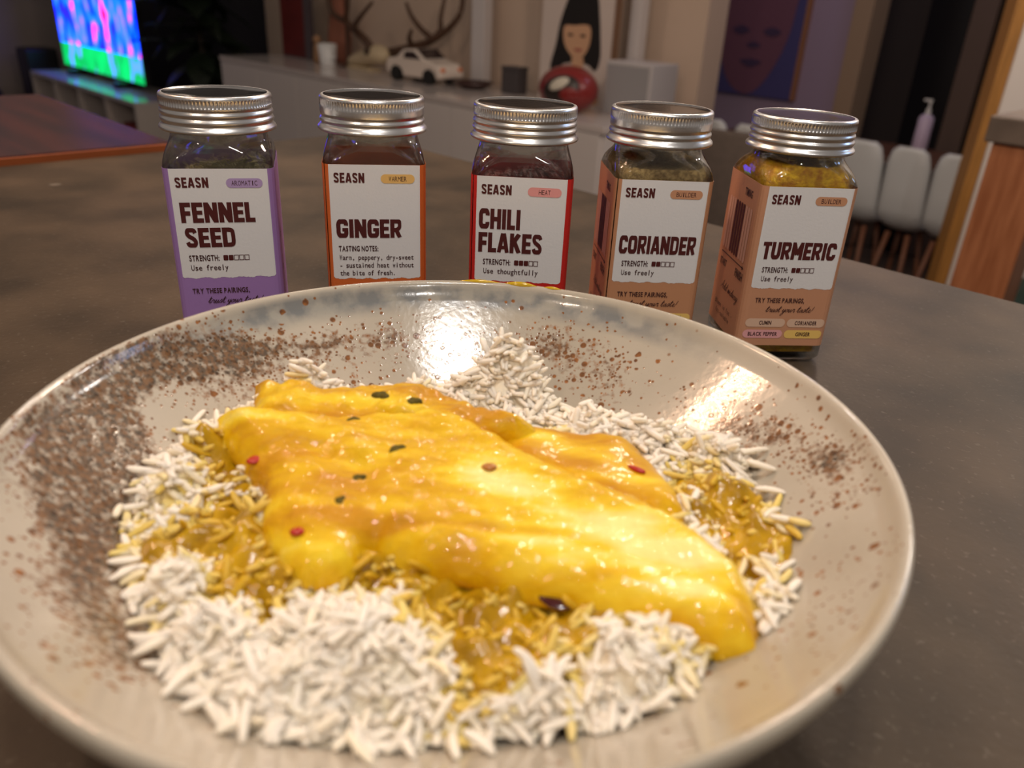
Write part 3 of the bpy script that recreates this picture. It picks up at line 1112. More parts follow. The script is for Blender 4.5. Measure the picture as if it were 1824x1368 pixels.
def mat_glaze():
    m = bpy.data.materials.new('speckled_glaze')
    m.use_nodes = True
    nt = m.node_tree
    N, Lk = nt.nodes, nt.links
    b = N['Principled BSDF']
    b.inputs['Roughness'].default_value = 0.16
    b.inputs['Coat Weight'].default_value = 0.25
    b.inputs['Coat Roughness'].default_value = 0.04
    b.inputs['Specular IOR Level'].default_value = 0.35
    tc = N.new('ShaderNodeTexCoord')
    at = N.new('ShaderNodeAttribute'); at.attribute_name = 'speck'
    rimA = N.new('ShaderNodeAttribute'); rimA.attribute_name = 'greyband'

    def math_(op, a, bb=None):
        q = N.new('ShaderNodeMath'); q.operation = op
        for i, x in enumerate((a, bb)):
            if x is None:
                continue
            if isinstance(x, (int, float)):
                q.inputs[i].default_value = x
            else:
                Lk.new(x, q.inputs[i])
        return q.outputs[0]

    def rng_(x, a, c, lo=0.0, hi=1.0):
        q = N.new('ShaderNodeMapRange')
        q.inputs[1].default_value = a; q.inputs[2].default_value = c; q.inputs[3].default_value = lo; q.inputs[4].default_value = hi
        Lk.new(x, q.inputs[0])
        return q.outputs[0]

    def noise(scale, detail=4):
        q = N.new('ShaderNodeTexNoise'); q.inputs['Scale'].default_value = scale; q.inputs['Detail'].default_value = detail
        Lk.new(tc.outputs['Object'], q.inputs['Vector'])
        return q.outputs['Fac']

    def mix(f, a, c):
        q = N.new('ShaderNodeMix'); q.data_type = 'RGBA'
        if isinstance(f, (int, float)):
            q.inputs[0].default_value = f
        else:
            Lk.new(f, q.inputs[0])
        for i, x in ((6, a), (7, c)):
            if isinstance(x, tuple):
                q.inputs[i].default_value = x
            else:
                Lk.new(x, q.inputs[i])
        return q.outputs[2]

    def dots(scale, rad):
        v = N.new('ShaderNodeTexVoronoi'); v.inputs['Scale'].default_value = scale
        Lk.new(tc.outputs['Object'], v.inputs['Vector'])
        sep = N.new('ShaderNodeSeparateColor'); Lk.new(v.outputs['Color'], sep.inputs[0])
        pick = math_('LESS_THAN', sep.outputs[0], at.outputs['Fac'])
        size = math_('MULTIPLY_ADD', sep.outputs[1], rad * 0.7)
        N_ = size.node; N_.inputs[2].default_value = rad * 0.45
        edge = math_('SUBTRACT', v.outputs['Distance'], size)
        d = rng_(edge, 0.07, -0.05)
        return math_('MULTIPLY', d, pick)
    base = mix(rng_(noise(14), .35, .65), srgb(194, 184, 168), srgb(175, 166, 150))
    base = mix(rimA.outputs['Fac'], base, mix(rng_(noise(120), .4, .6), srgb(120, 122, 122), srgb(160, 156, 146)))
    d1 = dots(520, .30)
    d2 = dots(330, .34)
    d3 = dots(800, .36)
    s = math_('MAXIMUM', math_('MAXIMUM', d1, d2), d3)
    # blotches where the iron brush stroke is dense
    n1 = noise(420, 4)
    bl = math_('MULTIPLY', rng_(math_('ADD', n1, math_('MULTIPLY', at.outputs['Fac'], 0.45)), .74, .94), 0.9)
    s = math_('MAXIMUM', s, bl)
    brown = mix(rng_(noise(500, 2), .35, .65), srgb(152, 92, 34), srgb(98, 56, 20))
    brown = mix(rng_(at.outputs['Fac'], .45, .9), brown, mix(rng_(noise(700, 3), .4, .6), srgb(112, 70, 28), srgb(52, 32, 14)))
    col = mix(math_('MULTIPLY', s, 0.92), base, brown)
    Lk.new(col, b.inputs['Base Color'])
    # wavy glaze
    h = math_('ADD', math_('MULTIPLY', noise(70, 2), 0.45), math_('MULTIPLY', noise(480, 2), 0.16))
    h = math_('ADD', h, math_('MULTIPLY', s, -0.10))
    bp = N.new('ShaderNodeBump'); bp.inputs['Strength'].default_value = 0.26; bp.inputs['Distance'].default_value = 0.0012
    Lk.new(h, bp.inputs['Height'])
    Lk.new(bp.outputs[0], b.inputs['Normal'])
    Lk.new(bp.outputs[0], b.inputs['Coat Normal'])
    return m


def bowl():
    prof = [(0.0, 7.0)]
    for r in list(np.linspace(4, 99.2, 70)):
        prof.append((r, float(zin(r))))
    prof += [(100.2, 51.4), (100.7, 52.4), (101.2, 53.3), (102.0, 53.9), (102.7, 54.0), (103.3, 53.5), (103.6, 52.6), (103.6, 51.2), (103.2, 49.4), (101.8, 46.5)]
    for r in np.linspace(99, 46, 24):
        prof.append((float(r), float(max(3.0, zin(r) - 5.5 - 0.02 * (99 - r)))))
    prof += [(45, 1.0), (44, 0.0), (41, 0.0), (40, 1.2), (39, 3.0), (0.0, 3.0)]
    n = 288
    V, F = [], []
    for r, z in prof:
        for k in range(n):
            a = 2 * math.pi * k / n
            wob = 1 + 0.0035 * math.sin(2 * a + .6) + 0.002 * math.sin(3 * a)
            wob = 1 + (wob - 1) * (r / 104)
            V.append((max(r, .01) * wob * math.cos(a), max(r, .01) * wob * math.sin(a), z))
    for i in range(len(prof) - 1):
        for k in range(n):
            k2 = (k + 1) % n
            F.append((i * n + k, i * n + k2, (i + 1) * n + k2, (i + 1) * n + k))
    V = np.array(V)
    x, y = V[:, 0], V[:, 1]
    ring = np.repeat(np.arange(len(prof)), n)
    innerm = ring < 74

    def g(P, sig):
        d = poly_dist(x, y, P)
        return np.exp(-(d / sig) ** 2)
    sp = np.full(len(V), 0.015)
    sp += 0.75 * g([(-72, 57), (-81, 48.4), (-87.6, 40.2), (-92, 32), (-95.4, 19)], 5.5)
    sp += 0.55 * g([(-95.4, 19), (-95.7, 7), (-94, -5)], 6)
    sp += 0.42 * g([(-93.7, -8), (-88.9, -20.5), (-82.3, -27.4), (-76.3, -33), (-70.4, -46.5), (-62.7, -54), (-54, -61)], 9)
    sp += 0.45 * g([(-88.5, 11), (-86, -12), (-80, -23), (-74, -34)], 6)
    sp += 0.30 * g([(-80, 4), (-84, -10), (-76, -20)], 10)
    sp += 0.30 * g([(-65, 63), (-46, 75), (-28, 83)], 4)
    sp += 0.22 * g([(-75, 40), (-60, 55), (-40, 66)], 10)
    sp += 0.18 * g([(-28, 80), (-9, 84), (10, 86), (26, 82)], 8)
    sp += 0.30 * g([(24, 85), (39, 78), (46, 70), (32, 74)], 7)
    sp += 0.12 * g([(48, 64), (61, 53), (75, 37), (84, 28)], 9)
    sp += 0.34 * g([(76, 36), (84, 28), (90, 17), (95, 4)], 6)
    sp += 0.25 * g([(95, 4), (95, -10), (90, -8)], 6)
    sp += 0.14 * g([(86, -33), (84, -45), (73, -55)], 8)
    sp = np.clip(sp * np.where(x < -45, 2.1, 1.6), 0, .97) * np.where(innerm, 1, .12)
    rr = np.hypot(x, y)
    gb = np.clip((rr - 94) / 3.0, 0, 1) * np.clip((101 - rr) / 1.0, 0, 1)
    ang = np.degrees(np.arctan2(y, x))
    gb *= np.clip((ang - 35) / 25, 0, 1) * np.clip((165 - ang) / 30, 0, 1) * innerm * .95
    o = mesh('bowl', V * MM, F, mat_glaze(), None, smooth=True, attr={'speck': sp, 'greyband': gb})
    o.location = (BX * MM, BY * MM, 0)
    props(o, 'shallow speckled beige stoneware bowl holding the rice and fish', 'bowl')
    return o


bowl()

# ------------------------------------------------------------------ food
RICE = [(-92.1, 160.1), (-89.7, 149.1), (-83.6, 136.9), (-76.2, 125.7), (-63.7, 107.0), (-53.2, 96.9), (-41.5, 90.7), (-22.5, 92.3), (2.1, 97.8), (22.4, 100.9), (35.6, 107.7), (44.2, 118.0), (56.9, 123.2), (61.8, 132.1), (65.4, 147.7), (69.4, 155.4), (66.6, 176.0), (68.8, 190.2), (61.0, 202.1), (48.3, 211.2), (34.2, 221.5), (15.1, 230.1), (12.2, 238.1), (-2.2, 243.8), (-15.3, 239.0), (-31.9, 234.4), (-47.9, 231.0), (-58.2, 230.1), (-65.2, 228.6), (-74.7, 220.7), (-78.1, 213.4), (-84.0, 203.8), (-90.7, 192.0), (-93.4, 174.4)]
MAIN = [(-81.2, 188.8), (-80.2, 193.6), (-73.1, 196.2), (-62.0, 196.4), (-49.2, 195.0), (-36.1, 199.0), (-19.6, 199.2), (-7.5, 193.0), (6.9, 179.5), (19.8, 170.1), (31.9, 162.7), (41.7, 155.0), (49.1, 145.2), (53.1, 133.1), (52.6, 124.0), (50.3, 118.0), (44.3, 118.3), (29.6, 123.1), (12.8, 130.1), (-5.3, 134.9), (-21.7, 139.6), (-29.9, 143.4), (-32.5, 135.6), (-37.2, 132.5), (-42.1, 133.0), (-48.6, 138.0), (-55.4, 147.4), (-59.9, 162.9), (-69.1, 174.1)]
BACK = [(-74.5, 203.3), (-75.8, 211.4), (-65.9, 211.0), (-52.2, 210.4), (-38.1, 216.0), (-25.7, 213.8), (-13.1, 206.5), (-1.2, 199.4), (8.5, 194.0), (-0.9, 188.0), (-17.1, 190.1), (-33.3, 190.7), (-48.3, 188.9), (-63.7, 188.3), (-70.7, 190.8)]
RIGHT = [(-6, 198.2), (4, 202), (15.2, 200.4), (29.7, 198.1), (38.2, 188.4), (44.6, 168.1), (42.0, 160.6), (28.3, 163.4), (14.4, 171.9), (0.0, 181.7)]
SAUCE_N = [(-86.6, 188.1), (-72.2, 184.7), (-60.1, 160.4), (-51.3, 148.2), (-32.2, 146.0), (-25.5, 146.2), (-11.8, 141.5), (7.5, 139.3), (24.5, 130.1), (15.1, 114.1), (0.0, 105.2), (-8.0, 110.8), (-17.5, 126.4), (-41.8, 134.4), (-48.7, 126.6), (-59.7, 128.8), (-71.4, 134.9), (-81.1, 136.0), (-84.2, 142.6), (-72.5, 148.6), (-76.2, 166.3)]
SAUCE_R = [(46, 184.0), (60.7, 181.6), (68.6, 165.0), (67.1, 150.2), (61.6, 141.9), (55.1, 148.5), (46.8, 160.2)]
LUMPS = [(-8, 236, 15, 8.5), (3, 231, 11, 8), (12, 224, 4, 7), (-66, 221, 12, 7.5), (-30, 227, 5, 8), (-80, 204, 7, 8), (60, 194, 9, 10), (46, 205, 6, 8), (30, 213, 4, 8), (63, 171, 4, 8), (66, 157, 3, 7), (-87, 184, 8, 8), (-83, 163, 8, 8), (-74, 150, 3, 7), (-70, 127, 7, 7.5), (-52, 113, 8, 9), (-28, 114, 9, 10), (-40, 100, 4, 8), (28, 113, 8, 9), (8, 104, 6, 8), (40, 120, 4, 7)]


def vnoise(x, y, sc, seed):
    r = np.random.default_rng(seed)
    out = 0
    for k in range(5):
        a = r.uniform(0, 6.28)
        f = sc * r.uniform(.6, 1.7)
        out = out + np.sin((x * math.cos(a) + y * math.sin(a)) * f + r.uniform(0, 6.28))
    return out / 2.6


def relief(x, y):
    return vnoise(x, y, .24, 5) * 2.0 + vnoise(x, y, .55, 6) * 1.3


def zmound(x, y):
    r = np.hypot(x - BX, y - BY)
    zi = zin(r)
    D = sdist(x, y, RICE)
    k = np.clip(D / 9, 0, 1)
    k = k * k * (3 - 2 * k)
    z = 30.2 + relief(x, y)
    for lx, ly, h, s in LUMPS:
        z = z + h * np.exp(-((x - lx) ** 2 + (y - ly) ** 2) / (s * s))
    z = np.maximum(z, zi + 0.5)
    return np.where(D > 0, zi * (1 - k) + z * k, zi)


def sauce_w(x, y):
    n = vnoise(x, y, .28, 9) * 4 + vnoise(x, y, .8, 10) * 2.5
    s = np.maximum(sdist(x, y, SAUCE_N), sdist(x, y, SAUCE_R))
    s = np.maximum(s, sdist(x, y, MAIN) - 1.5)
    s = np.maximum(s, sdist(x, y, BACK) - 2)
    s = np.maximum(s, sdist(x, y, RIGHT) - 2)
    v = np.clip((s + n + 2.0) / 9, 0, 1)
    # sauce has run into the hollows of the rice near the pools
    near = np.clip((s + 17) / 15, 0, 1)
    hol = np.clip((-relief(x, y) - .6) / 3.0, 0, 1)
    return np.maximum(v, near * hol * .8)


def mat_rice():
    m = bpy.data.materials.new('cooked_rice')
    m.use_nodes = True
    nt = m.node_tree
    b = nt.nodes['Principled BSDF']
    at = nt.nodes.new('ShaderNodeAttribute'); at.attribute_name = 'sauce'
    cr = nt.nodes.new('ShaderNodeValToRGB')
    cr.color_ramp.elements[0].position = 0.0
    cr.color_ramp.elements[0].color = srgb(248, 238, 222)
    cr.color_ramp.elements[1].position = 1.0
    cr.color_ramp.elements[1].color = srgb(206, 166, 38)
    e = cr.color_ramp.elements.new(.35)
    e.color = srgb(234, 208, 118)
    nt.links.new(at.outputs['Fac'], cr.inputs[0])
    nt.links.new(cr.outputs[0], b.inputs['Base Color'])
    b.inputs['Roughness'].default_value = 0.4
    b.inputs['Specular IOR Level'].default_value = 0.3
    b.inputs['Subsurface Weight'].default_value = 0.35
    b.inputs['Subsurface Radius'].default_value = (1, .92, .82)
    b.inputs['Subsurface Scale'].default_value = 0.0016
    return m


def rice():
    # bed
    xs = np.arange(-96, 73, 2.0)
    ys = np.arange(86, 248, 2.0)
    X, Y = np.meshgrid(xs, ys, indexing='ij')
    D = sdist(X, Y, RICE)
    Z = zmound(X, Y) + 0.1
    keep = D > 1
    V = np.stack([X, Y, Z], -1).reshape(-1, 3)
    S = sauce_w(X, Y).reshape(-1)
    idx = -np.ones(V.shape[0], int)
    kf = []
    ny = len(ys)
    for i in range(len(xs) - 1):
        for j in range(ny - 1):
            if keep[i, j] and keep[i + 1, j] and keep[i, j + 1] and keep[i + 1, j + 1]:
                kf.append((i * ny + j, (i + 1) * ny + j, (i + 1) * ny + j + 1, i * ny + j + 1))
    kf = np.array(kf)
    used = np.unique(kf)
    idx[used] = np.arange(len(used))
    V0, S0_, F0 = V[used], S[used] * .9 + .05, idx[kf]
    # grain template: a slim rounded kernel
    nr, ns = 8, 6
    tv = []
    for i in range(nr + 1):
        th = math.pi * (0.06 + 0.88 * i / nr)
        x = -.5 * math.cos(th)
        rad = math.sin(th) ** .62
        for k in range(ns):
            a = 2 * math.pi * k / ns
            tv.append((x, rad * math.cos(a), rad * math.sin(a)))
    tv = np.array(tv)
    tf = []
    for i in range(nr):
        for k in range(ns):
            k2 = (k + 1) % ns
            tf.append((i * ns + k, (i + 1) * ns + k, (i + 1) * ns + k2, i * ns + k2))
    for b0, rv in ((0, 1), (nr * ns, -1)):
        for q in ((0, 1, 2, 3), (0, 3, 4, 5)):
            tf.append(tuple(b0 + c for c in q[::rv]))
    tf = np.array(tf)
    n_try = 10500
    x = rng.uniform(-95, 72, n_try)
    y = rng.uniform(88, 246, n_try)
    D = sdist(x, y, RICE)
    under = np.maximum(np.maximum(sdist(x, y, MAIN), sdist(x, y, RIGHT)), sdist(x, y, BACK))
    sw = sauce_w(x, y)
    ok = (D > 1.8 + rng.normal(0, 1.5, n_try)) & (under < 4)
    ok &= rng.uniform(0, 1, n_try) > sw * .65
    x, y, D, sw = x[ok], y[ok], D[ok], sw[ok]
    n = len(x)
    z = zmound(x, y) + rng.uniform(-0.9, 1.6, n) + np.where(rng.uniform(0, 1, n) < .12, rng.uniform(0.5, 2.5, n), 0)
    rr = np.hypot(x - BX, y - BY)
    z = np.maximum(z, zin(rr) + 1.0)
    Ln = rng.uniform(5.0, 8.8, n)
    Rd = rng.uniform(.80, 1.08, n)
    yaw = rng.uniform(0, 2 * math.pi, n)
    tilt = rng.normal(0, .42, n)
    tilt = np.where(D < 3, tilt * .4, tilt)
    bend = rng.normal(0, .10, n)
    P = np.repeat(tv[None], n, 0)
    lx = P[:, :, 0] * Ln[:, None]
    ly = P[:, :, 1] * Rd[:, None] + bend[:, None] * (P[:, :, 0] ** 2) * Ln[:, None] * 2
    lz = P[:, :, 2] * Rd[:, None] * .9
    ct, st = np.cos(tilt)[:, None], np.sin(tilt)[:, None]
    ax = lx * ct - lz * st
    az = lx * st + lz * ct
    cy, sy = np.cos(yaw)[:, None], np.sin(yaw)[:, None]
    wx = ax * cy - ly * sy + x[:, None]
    wy = ax * sy + ly * cy + y[:, None]
    wz = az + z[:, None]
    # nothing passes through the glaze
    zfl = zin(np.hypot(wx - BX, wy - BY)) + .15
    low = np.maximum(zfl - wz, 0).max(1)
    wz = wz + low[:, None]
    VG = np.stack([wx, wy, wz], -1).reshape(-1, 3)
    FG = (tf[None] + (np.arange(n) * len(tv))[:, None, None]).reshape(-1, 4)
    stain = np.clip(sw + rng.normal(0, .16, n), 0, 1)
    stain = np.where(sw < .02, np.clip(rng.normal(0, .03, n), 0, .1), stain)
    SG = np.repeat(stain, len(tv))
    Vall = np.concatenate([V0, VG]) * MM
    Fall = np.concatenate([F0, FG + len(V0)])
    o = mesh('steamed_rice', Vall, Fall, mat_rice(), None, smooth=True, attr={'sauce': np.concatenate([S0_, SG])})
    props(o, 'steamed long grain white rice with yellow sauce stains filling the bowl', 'rice', kind='stuff')


rice()


def slab(name, poly, T, edge, base, m, step=1.0, extra=None, sub=5, attrs=None, skirt=2.0, parent=None, ragged=0.0):
    """cushion shaped piece: outline, thickness profile by distance from the edge, closed underneath"""
    P = catmull(poly, sub, True)
    if ragged:
        P = P + np.random.default_rng(len(poly)).normal(0, ragged, P.shape)
    x0, y0 = P.min(0) - 2 * step
    x1, y1 = P.max(0) + 2 * step
    xs = np.arange(x0, x1, step)
    ys = np.arange(y0, y1, step)
    X, Y = np.meshgrid(xs, ys, indexing='ij')
    ins = inside(X, Y, P)
    # nearest boundary point
    best = np.full(X.shape, 1e9)
    NX, NY = X.copy(), Y.copy()
    for i in range(len(P)):
        A, B = P[i], P[(i + 1) % len(P)]
        d = B - A
        t = np.clip(((X - A[0]) * d[0] + (Y - A[1]) * d[1]) / (d @ d + 1e-9), 0, 1)
        qx, qy = A[0] + t * d[0], A[1] + t * d[1]
        dd = np.hypot(X - qx, Y - qy)
        b = dd < best
        best = np.where(b, dd, best)
        NX = np.where(b, qx, NX)
        NY = np.where(b, qy, NY)
    Xp = np.where(ins, X, NX)
    Yp = np.where(ins, Y, NY)
    D = np.where(ins, best, 0)
    k = np.clip(D / edge, 0, 1)
    prof = np.sqrt(np.clip(1 - (1 - k) ** 2, 0, 1))
    Zb = base(Xp, Yp)
    Z = Zb + T * prof
    if extra is not None:
        Z = Z + extra(Xp, Yp) * prof
    nx, ny = X.shape
    c = ins[:-1, :-1] | ins[1:, :-1] | ins[1:, 1:] | ins[:-1, 1:]
    I, J = np.nonzero(c)
    q = np.stack([I * ny + J, (I + 1) * ny + J, (I + 1) * ny + J + 1, I * ny + J + 1], 1)
    used = np.unique(q)
    mp = -np.ones(nx * ny, int)
    mp[used] = np.arange(len(used))
    Vt = np.stack([Xp, Yp, Z], -1).reshape(-1, 3)[used]
    Vb = np.stack([Xp, Yp, Zb - skirt * (0.35 + 0.65 * prof)], -1).reshape(-1, 3)[used]
    F = mp[q]
    nV = len(Vt)
    # rim edges
    e = {}
    for f in F.tolist():
        for a, b in zip(f, f[1:] + f[:1]):
            if (b, a) in e:
                del e[(b, a)]
            else:
                e[(a, b)] = 1
    side = [(b, a, a + nV, b + nV) for a, b in e]
    Fall = F.tolist() + (F[:, ::-1] + nV).tolist() + [list(s) for s in side]
    at = None
    if attrs:
        at = {}
        for kname, fn in attrs.items():
            vv = fn(Xp, Yp).reshape(-1)[used]
            at[kname] = np.concatenate([vv, vv])
    return mesh(name, np.concatenate([Vt, Vb]) * MM, Fall, m, parent, smooth=True, attr=at)


def mat_fish():
    m = bpy.data.materials.new('sauced_fish')
    m.use_nodes = True
    nt = m.node_tree
    N, Lk = nt.nodes, nt.links
    b = N['Principled BSDF']
    tc = N.new('ShaderNodeTexCoord')
    at = N.new('ShaderNodeAttribute'); at.attribute_name = 'pale'
    mp = N.new('ShaderNodeMapping'); mp.inputs['Rotation'].default_value = (0, 0, 0.62); mp.inputs['Scale'].default_value = (0.45, 1.5, 1)
    Lk.new(tc.outputs['Object'], mp.inputs[0])
    n1 = N.new('ShaderNodeTexNoise'); n1.inputs['Scale'].default_value = 85; n1.inputs['Detail'].default_value = 7
    Lk.new(mp.outputs[0], n1.inputs['Vector'])
    ad = N.new('ShaderNodeMath'); ad.operation = 'MULTIPLY_ADD'; ad.inputs[1].default_value = 1.7; ad.inputs[2].default_value = -0.85
    Lk.new(n1.outputs['Fac'], ad.inputs[0])
    sm = N.new('ShaderNodeMath'); sm.operation = 'ADD'
    Lk.new(ad.outputs[0], sm.inputs[0]); Lk.new(at.outputs['Fac'], sm.inputs[1])
    cr = N.new('ShaderNodeValToRGB')
    el = cr.color_ramp.elements
    el[0].position = 0.05; el[0].color = srgb(200, 140, 6)
    el[1].position = 0.98; el[1].color = srgb(248, 232, 144)
    e = el.new(.35); e.color = srgb(224, 176, 8)
    e = el.new(.62); e.color = srgb(240, 206, 44)
    Lk.new(sm.outputs[0], cr.inputs[0])
    Lk.new(cr.outputs[0], b.inputs['Base Color'])
    b.inputs['Roughness'].default_value = 0.42
    b.inputs['Specular IOR Level'].default_value = 0.2
    b.inputs['Coat Weight'].default_value = 0.45
    b.inputs['Coat Roughness'].default_value = 0.05
    n2 = N.new('ShaderNodeTexNoise'); n2.inputs['Scale'].default_value = 170; n2.inputs['Detail'].default_value = 3
    Lk.new(tc.outputs['Object'], n2.inputs['Vector'])
    n3 = N.new('ShaderNodeTexNoise'); n3.inputs['Scale'].default_value = 520; n3.inputs['Detail'].default_value = 2
    Lk.new(tc.outputs['Object'], n3.inputs['Vector'])
    s2 = N.new('ShaderNodeMath'); s2.operation = 'MULTIPLY_ADD'; s2.inputs[1].default_value = 0.3
    Lk.new(n3.outputs['Fac'], s2.inputs[0]); Lk.new(n2.outputs['Fac'], s2.inputs[2])
    bp = N.new('ShaderNodeBump'); bp.inputs['Strength'].default_value = 0.4; bp.inputs['Distance'].default_value = 0.002
    Lk.new(s2.outputs[0], bp.inputs['Height'])
    Lk.new(bp.outputs[0], b.inputs['Normal'])
    Lk.new(bp.outputs[0], b.inputs['Coat Normal'])
    return m


M_fish = mat_fish()
M_sauce = mat('curry_sauce', srgb(204, 160, 20), 0.2, noise=1, nscale=110, col2=srgb(150, 112, 12), bump=0.5, bscale=320, coat=0.3, spec=.4)


def food():
    bs = lambda x, y: 33.0 + 0.03 * (y - 165) - 0.012 * np.abs(x - 0) * 0
    crease = [(-30, 146), (-8, 146), (14, 144), (32, 137), (50, 126)]
    ridge = [(-20, 196), (0, 180), (22, 163), (40, 150), (49, 138)]
    ridge2 = [(-34, 152), (-12, 150), (10, 146), (30, 136), (46, 124)]

    def ex(x, y):
        z = vnoise(x, y, .14, 21) * .5 + vnoise(x, y, .4, 22) * .35 + vnoise(x, y, .8, 23) * .22 + vnoise(x, y, 1.5, 25) * .12
        z = z - .6 * np.exp(-(poly_dist(x, y, crease) / 1.3) ** 2) + vnoise(x, y, 2.2, 24) * .08
        z = z + 1.8 * np.exp(-(poly_dist(x, y, ridge) / 7) ** 2)
        # hollow where the thin tail flap folds over
        z = z - 1.4 * np.exp(-(poly_dist(x, y, [(-64, 172), (-50, 176), (-38, 168), (-30, 152)]) / 4.0) ** 2)
        z = z + 1.0 * np.exp(-(poly_dist(x, y, [(-72, 188), (-48, 184), (-30, 172)]) / 6) ** 2)
        return z

    def pale(x, y):
        p = .38 + .60 * np.exp(-(poly_dist(x, y, [(-6, 164), (12, 155), (30, 146), (42, 136)]) / 7.5) ** 2)
        p = p + .35 * np.exp(-(poly_dist(x, y, [(0, 143), (24, 137), (44, 125)]) / 4.5) ** 2)
        p = p - .22 * np.exp(-(poly_dist(x, y, crease) / 1.6) ** 2)
        p = p - .28 * np.exp(-(poly_dist(x, y, [(-58, 172), (-44, 170), (-36, 150)]) / 8) ** 2)
        p = p + .15 * np.exp(-(poly_dist(x, y, [(-72, 186), (-55, 184), (-40, 178)]) / 6) ** 2)
        p = p - .20 * np.exp(-(poly_dist(x, y, [(0, 190), (24, 172), (44, 156)]) / 4) ** 2)
        return p
    o = slab('fish_fillet', MAIN, 8.0, 8.0, bs, M_fish, .8, ex, 5, {'pale': pale}, 3.0, ragged=.35)
    props(o, 'large golden fish fillet in turmeric sauce lying across the rice', 'fish fillet')
    o = slab('fish_fillet', BACK, 8.0, 5.0, lambda x, y: 34.5 + 0 * x, M_fish, 1.0, lambda x, y: vnoise(x, y, .3, 31) * 1.3 + vnoise(x, y, .9, 32) * .4, 5, {'pale': lambda x, y: .22 + vnoise(x, y, .2, 33) * .14 + 0 * x}, 3.0, ragged=.5)
    props(o, 'narrow brownish fish piece with seeds along the far edge of the large fillet', 'fish fillet')
    o = slab('fish_fillet', RIGHT, 6.0, 7.0, lambda x, y: 32.0 + 0 * x, M_fish, 1.0, lambda x, y: vnoise(x, y, .2, 35) * .7, 5, {'pale': lambda x, y: .20 + .34 * np.exp(-(poly_dist(x, y, [(10, 192), (24, 182), (40, 166)]) / 4) ** 2)}, 3.0, ragged=.35)
    props(o, 'small golden fish piece with a red flake right behind the large fillet', 'fish fillet')
    o = slab('curry_sauce', SAUCE_N, 2.6, 4.0, lambda x, y: zmound(x, y) - 0.5, M_sauce, 1.2, lambda x, y: vnoise(x, y, .5, 41) * 1.0, 4, None, 1.0)
    props(o, 'yellow curry sauce pooled on the rice in front of the fish', 'sauce', kind='stuff')
    o = slab('curry_sauce', SAUCE_R, 2.8, 4.0, lambda x, y: zmound(x, y) - 0.3, M_sauce, 1.2, lambda x, y: vnoise(x, y, .7, 43) * 1.2, 4, None, 1.0)
    props(o, 'yellow curry sauce pulp to the right of the large fillet', 'sauce', kind='stuff')
    # drip on the far rim
    b = MB()
    for a0, a1, r in ((94, 86, .8), (85, 78.5, 1.1), (77, 73.5, .7)):
        pts = []
        rad = []
        for k in range(9):
            a = math.radians(a0 + (a1 - a0) * k / 8)
            pts.append(((BX + 102.2 * math.cos(a)) * MM, (BY + 102.2 * math.sin(a)) * MM, 53.9 * MM))
            rad.append(max(.15, r * math.sin(math.pi * (k + .3) / 8.6)) * MM)
        b.tube(pts, rad, 10)
    o = b.build('sauce_drip', mat('drip_sauce', srgb(196, 160, 16), 0.12, coat=.5), None, True)
    props(o, 'yellow sauce drips on the far rim of the bowl', 'sauce', kind='stuff')

    # seeds and flakes, each its own thing
    dg = bpy.context.evaluated_depsgraph_get()
    dg.update()

    def top_at(x, y):
        hit, loc, nrm, i, ob, mtx = SC.ray_cast(dg, Vector((x * MM, y * MM, 0.075)), Vector((0, 0, -1)))
        return loc.z / MM if hit else 35
    M_seed = mat('cooked_fennel_seed', srgb(98, 84, 20), 0.65, noise=.4, nscale=700, spec=.2)
    M_red = mat('cooked_chili_flake', srgb(176, 30, 6), 0.4)
    M_dred = mat('dark_chili_flake', srgb(66, 10, 14), 0.2, coat=.6)

    def seed(x, y, L, wd, yaw, label):
        z = top_at(x, y)
        b = MB()
        for q in range(3):
            b.ell(((q - 1) * L * .2 * MM, (q % 2 - .4) * wd * .25 * MM, 0), (L * .36 * MM, wd * .5 * MM, wd / 2.2 * MM), 10, 8)
        o = b.build('fennel_seed', M_seed, None, True)
        o.location = (x * MM, y * MM, (z - .7) * MM)
        o.rotation_euler.z = yaw
        props(o, label, 'seed', 'seeds stuck to the fish')
    seed(-27.7, 198.5, 5.0, 3.0, .5, 'olive seed high on the far ridge of the fish')
    seed(-36.8, 201.5, 6.0, 3.4, -.3, 'dark green seed on the far ridge left of the other')
    seed(-28.5, 174.5, 5.0, 3.0, .9, 'green seed in the middle of the large fillet')
    seed(-42.5, 189.0, 4.0, 2.6, .2, 'dark seed near the top left of the large fillet')
    seed(-38.5, 153.0, 4.0, 2.4, 1.3, 'brown seed in the sauce at the lower left of the fillet')
    seed(-36.5, 163.5, 4.6, 2.4, .7, 'slim dark seed left of the middle of the fillet')

    def flake(x, y, L, wd, yaw, m, label):
        z = top_at(x, y)
        b = MB()
        b.ell((0, 0, 0), (L / 2 * MM, wd / 2 * MM, .7 * MM), 10, 6, lambda p: (p[0], p[1] * (1 + 60 * p[0]), p[2] + 18 * p[0] * p[0]))
        o = b.build('chili_flake', m, None, True)
        o.location = (x * MM, y * MM, (z + .35) * MM)
        o.rotation_euler.z = yaw
        props(o, label, 'chili flake', 'chili flakes on the food')
    flake(-64.5, 172.0, 4.6, 3.6, .8, M_red, 'bright red chili flake at the left edge of the large fillet')
    flake(33.5, 176.5, 5.4, 2.0, -.6, M_red, 'thin red chili flake on the small right fish piece')
    flake(11.7, 130.5, 8.0, 5.0, -.3, M_dred, 'large dark red chili piece under the front edge of the fillet')
    flake(-45.5, 141.5, 3.4, 2.6, .3, M_red, 'small red flake in the sauce below the left of the fillet')
    flake(-4.6, 169.0, 4.0, 3.0, .1, mat('tan_flake', srgb(176, 110, 40), .3), 'tan flake on the upper middle of the large fillet')


food()


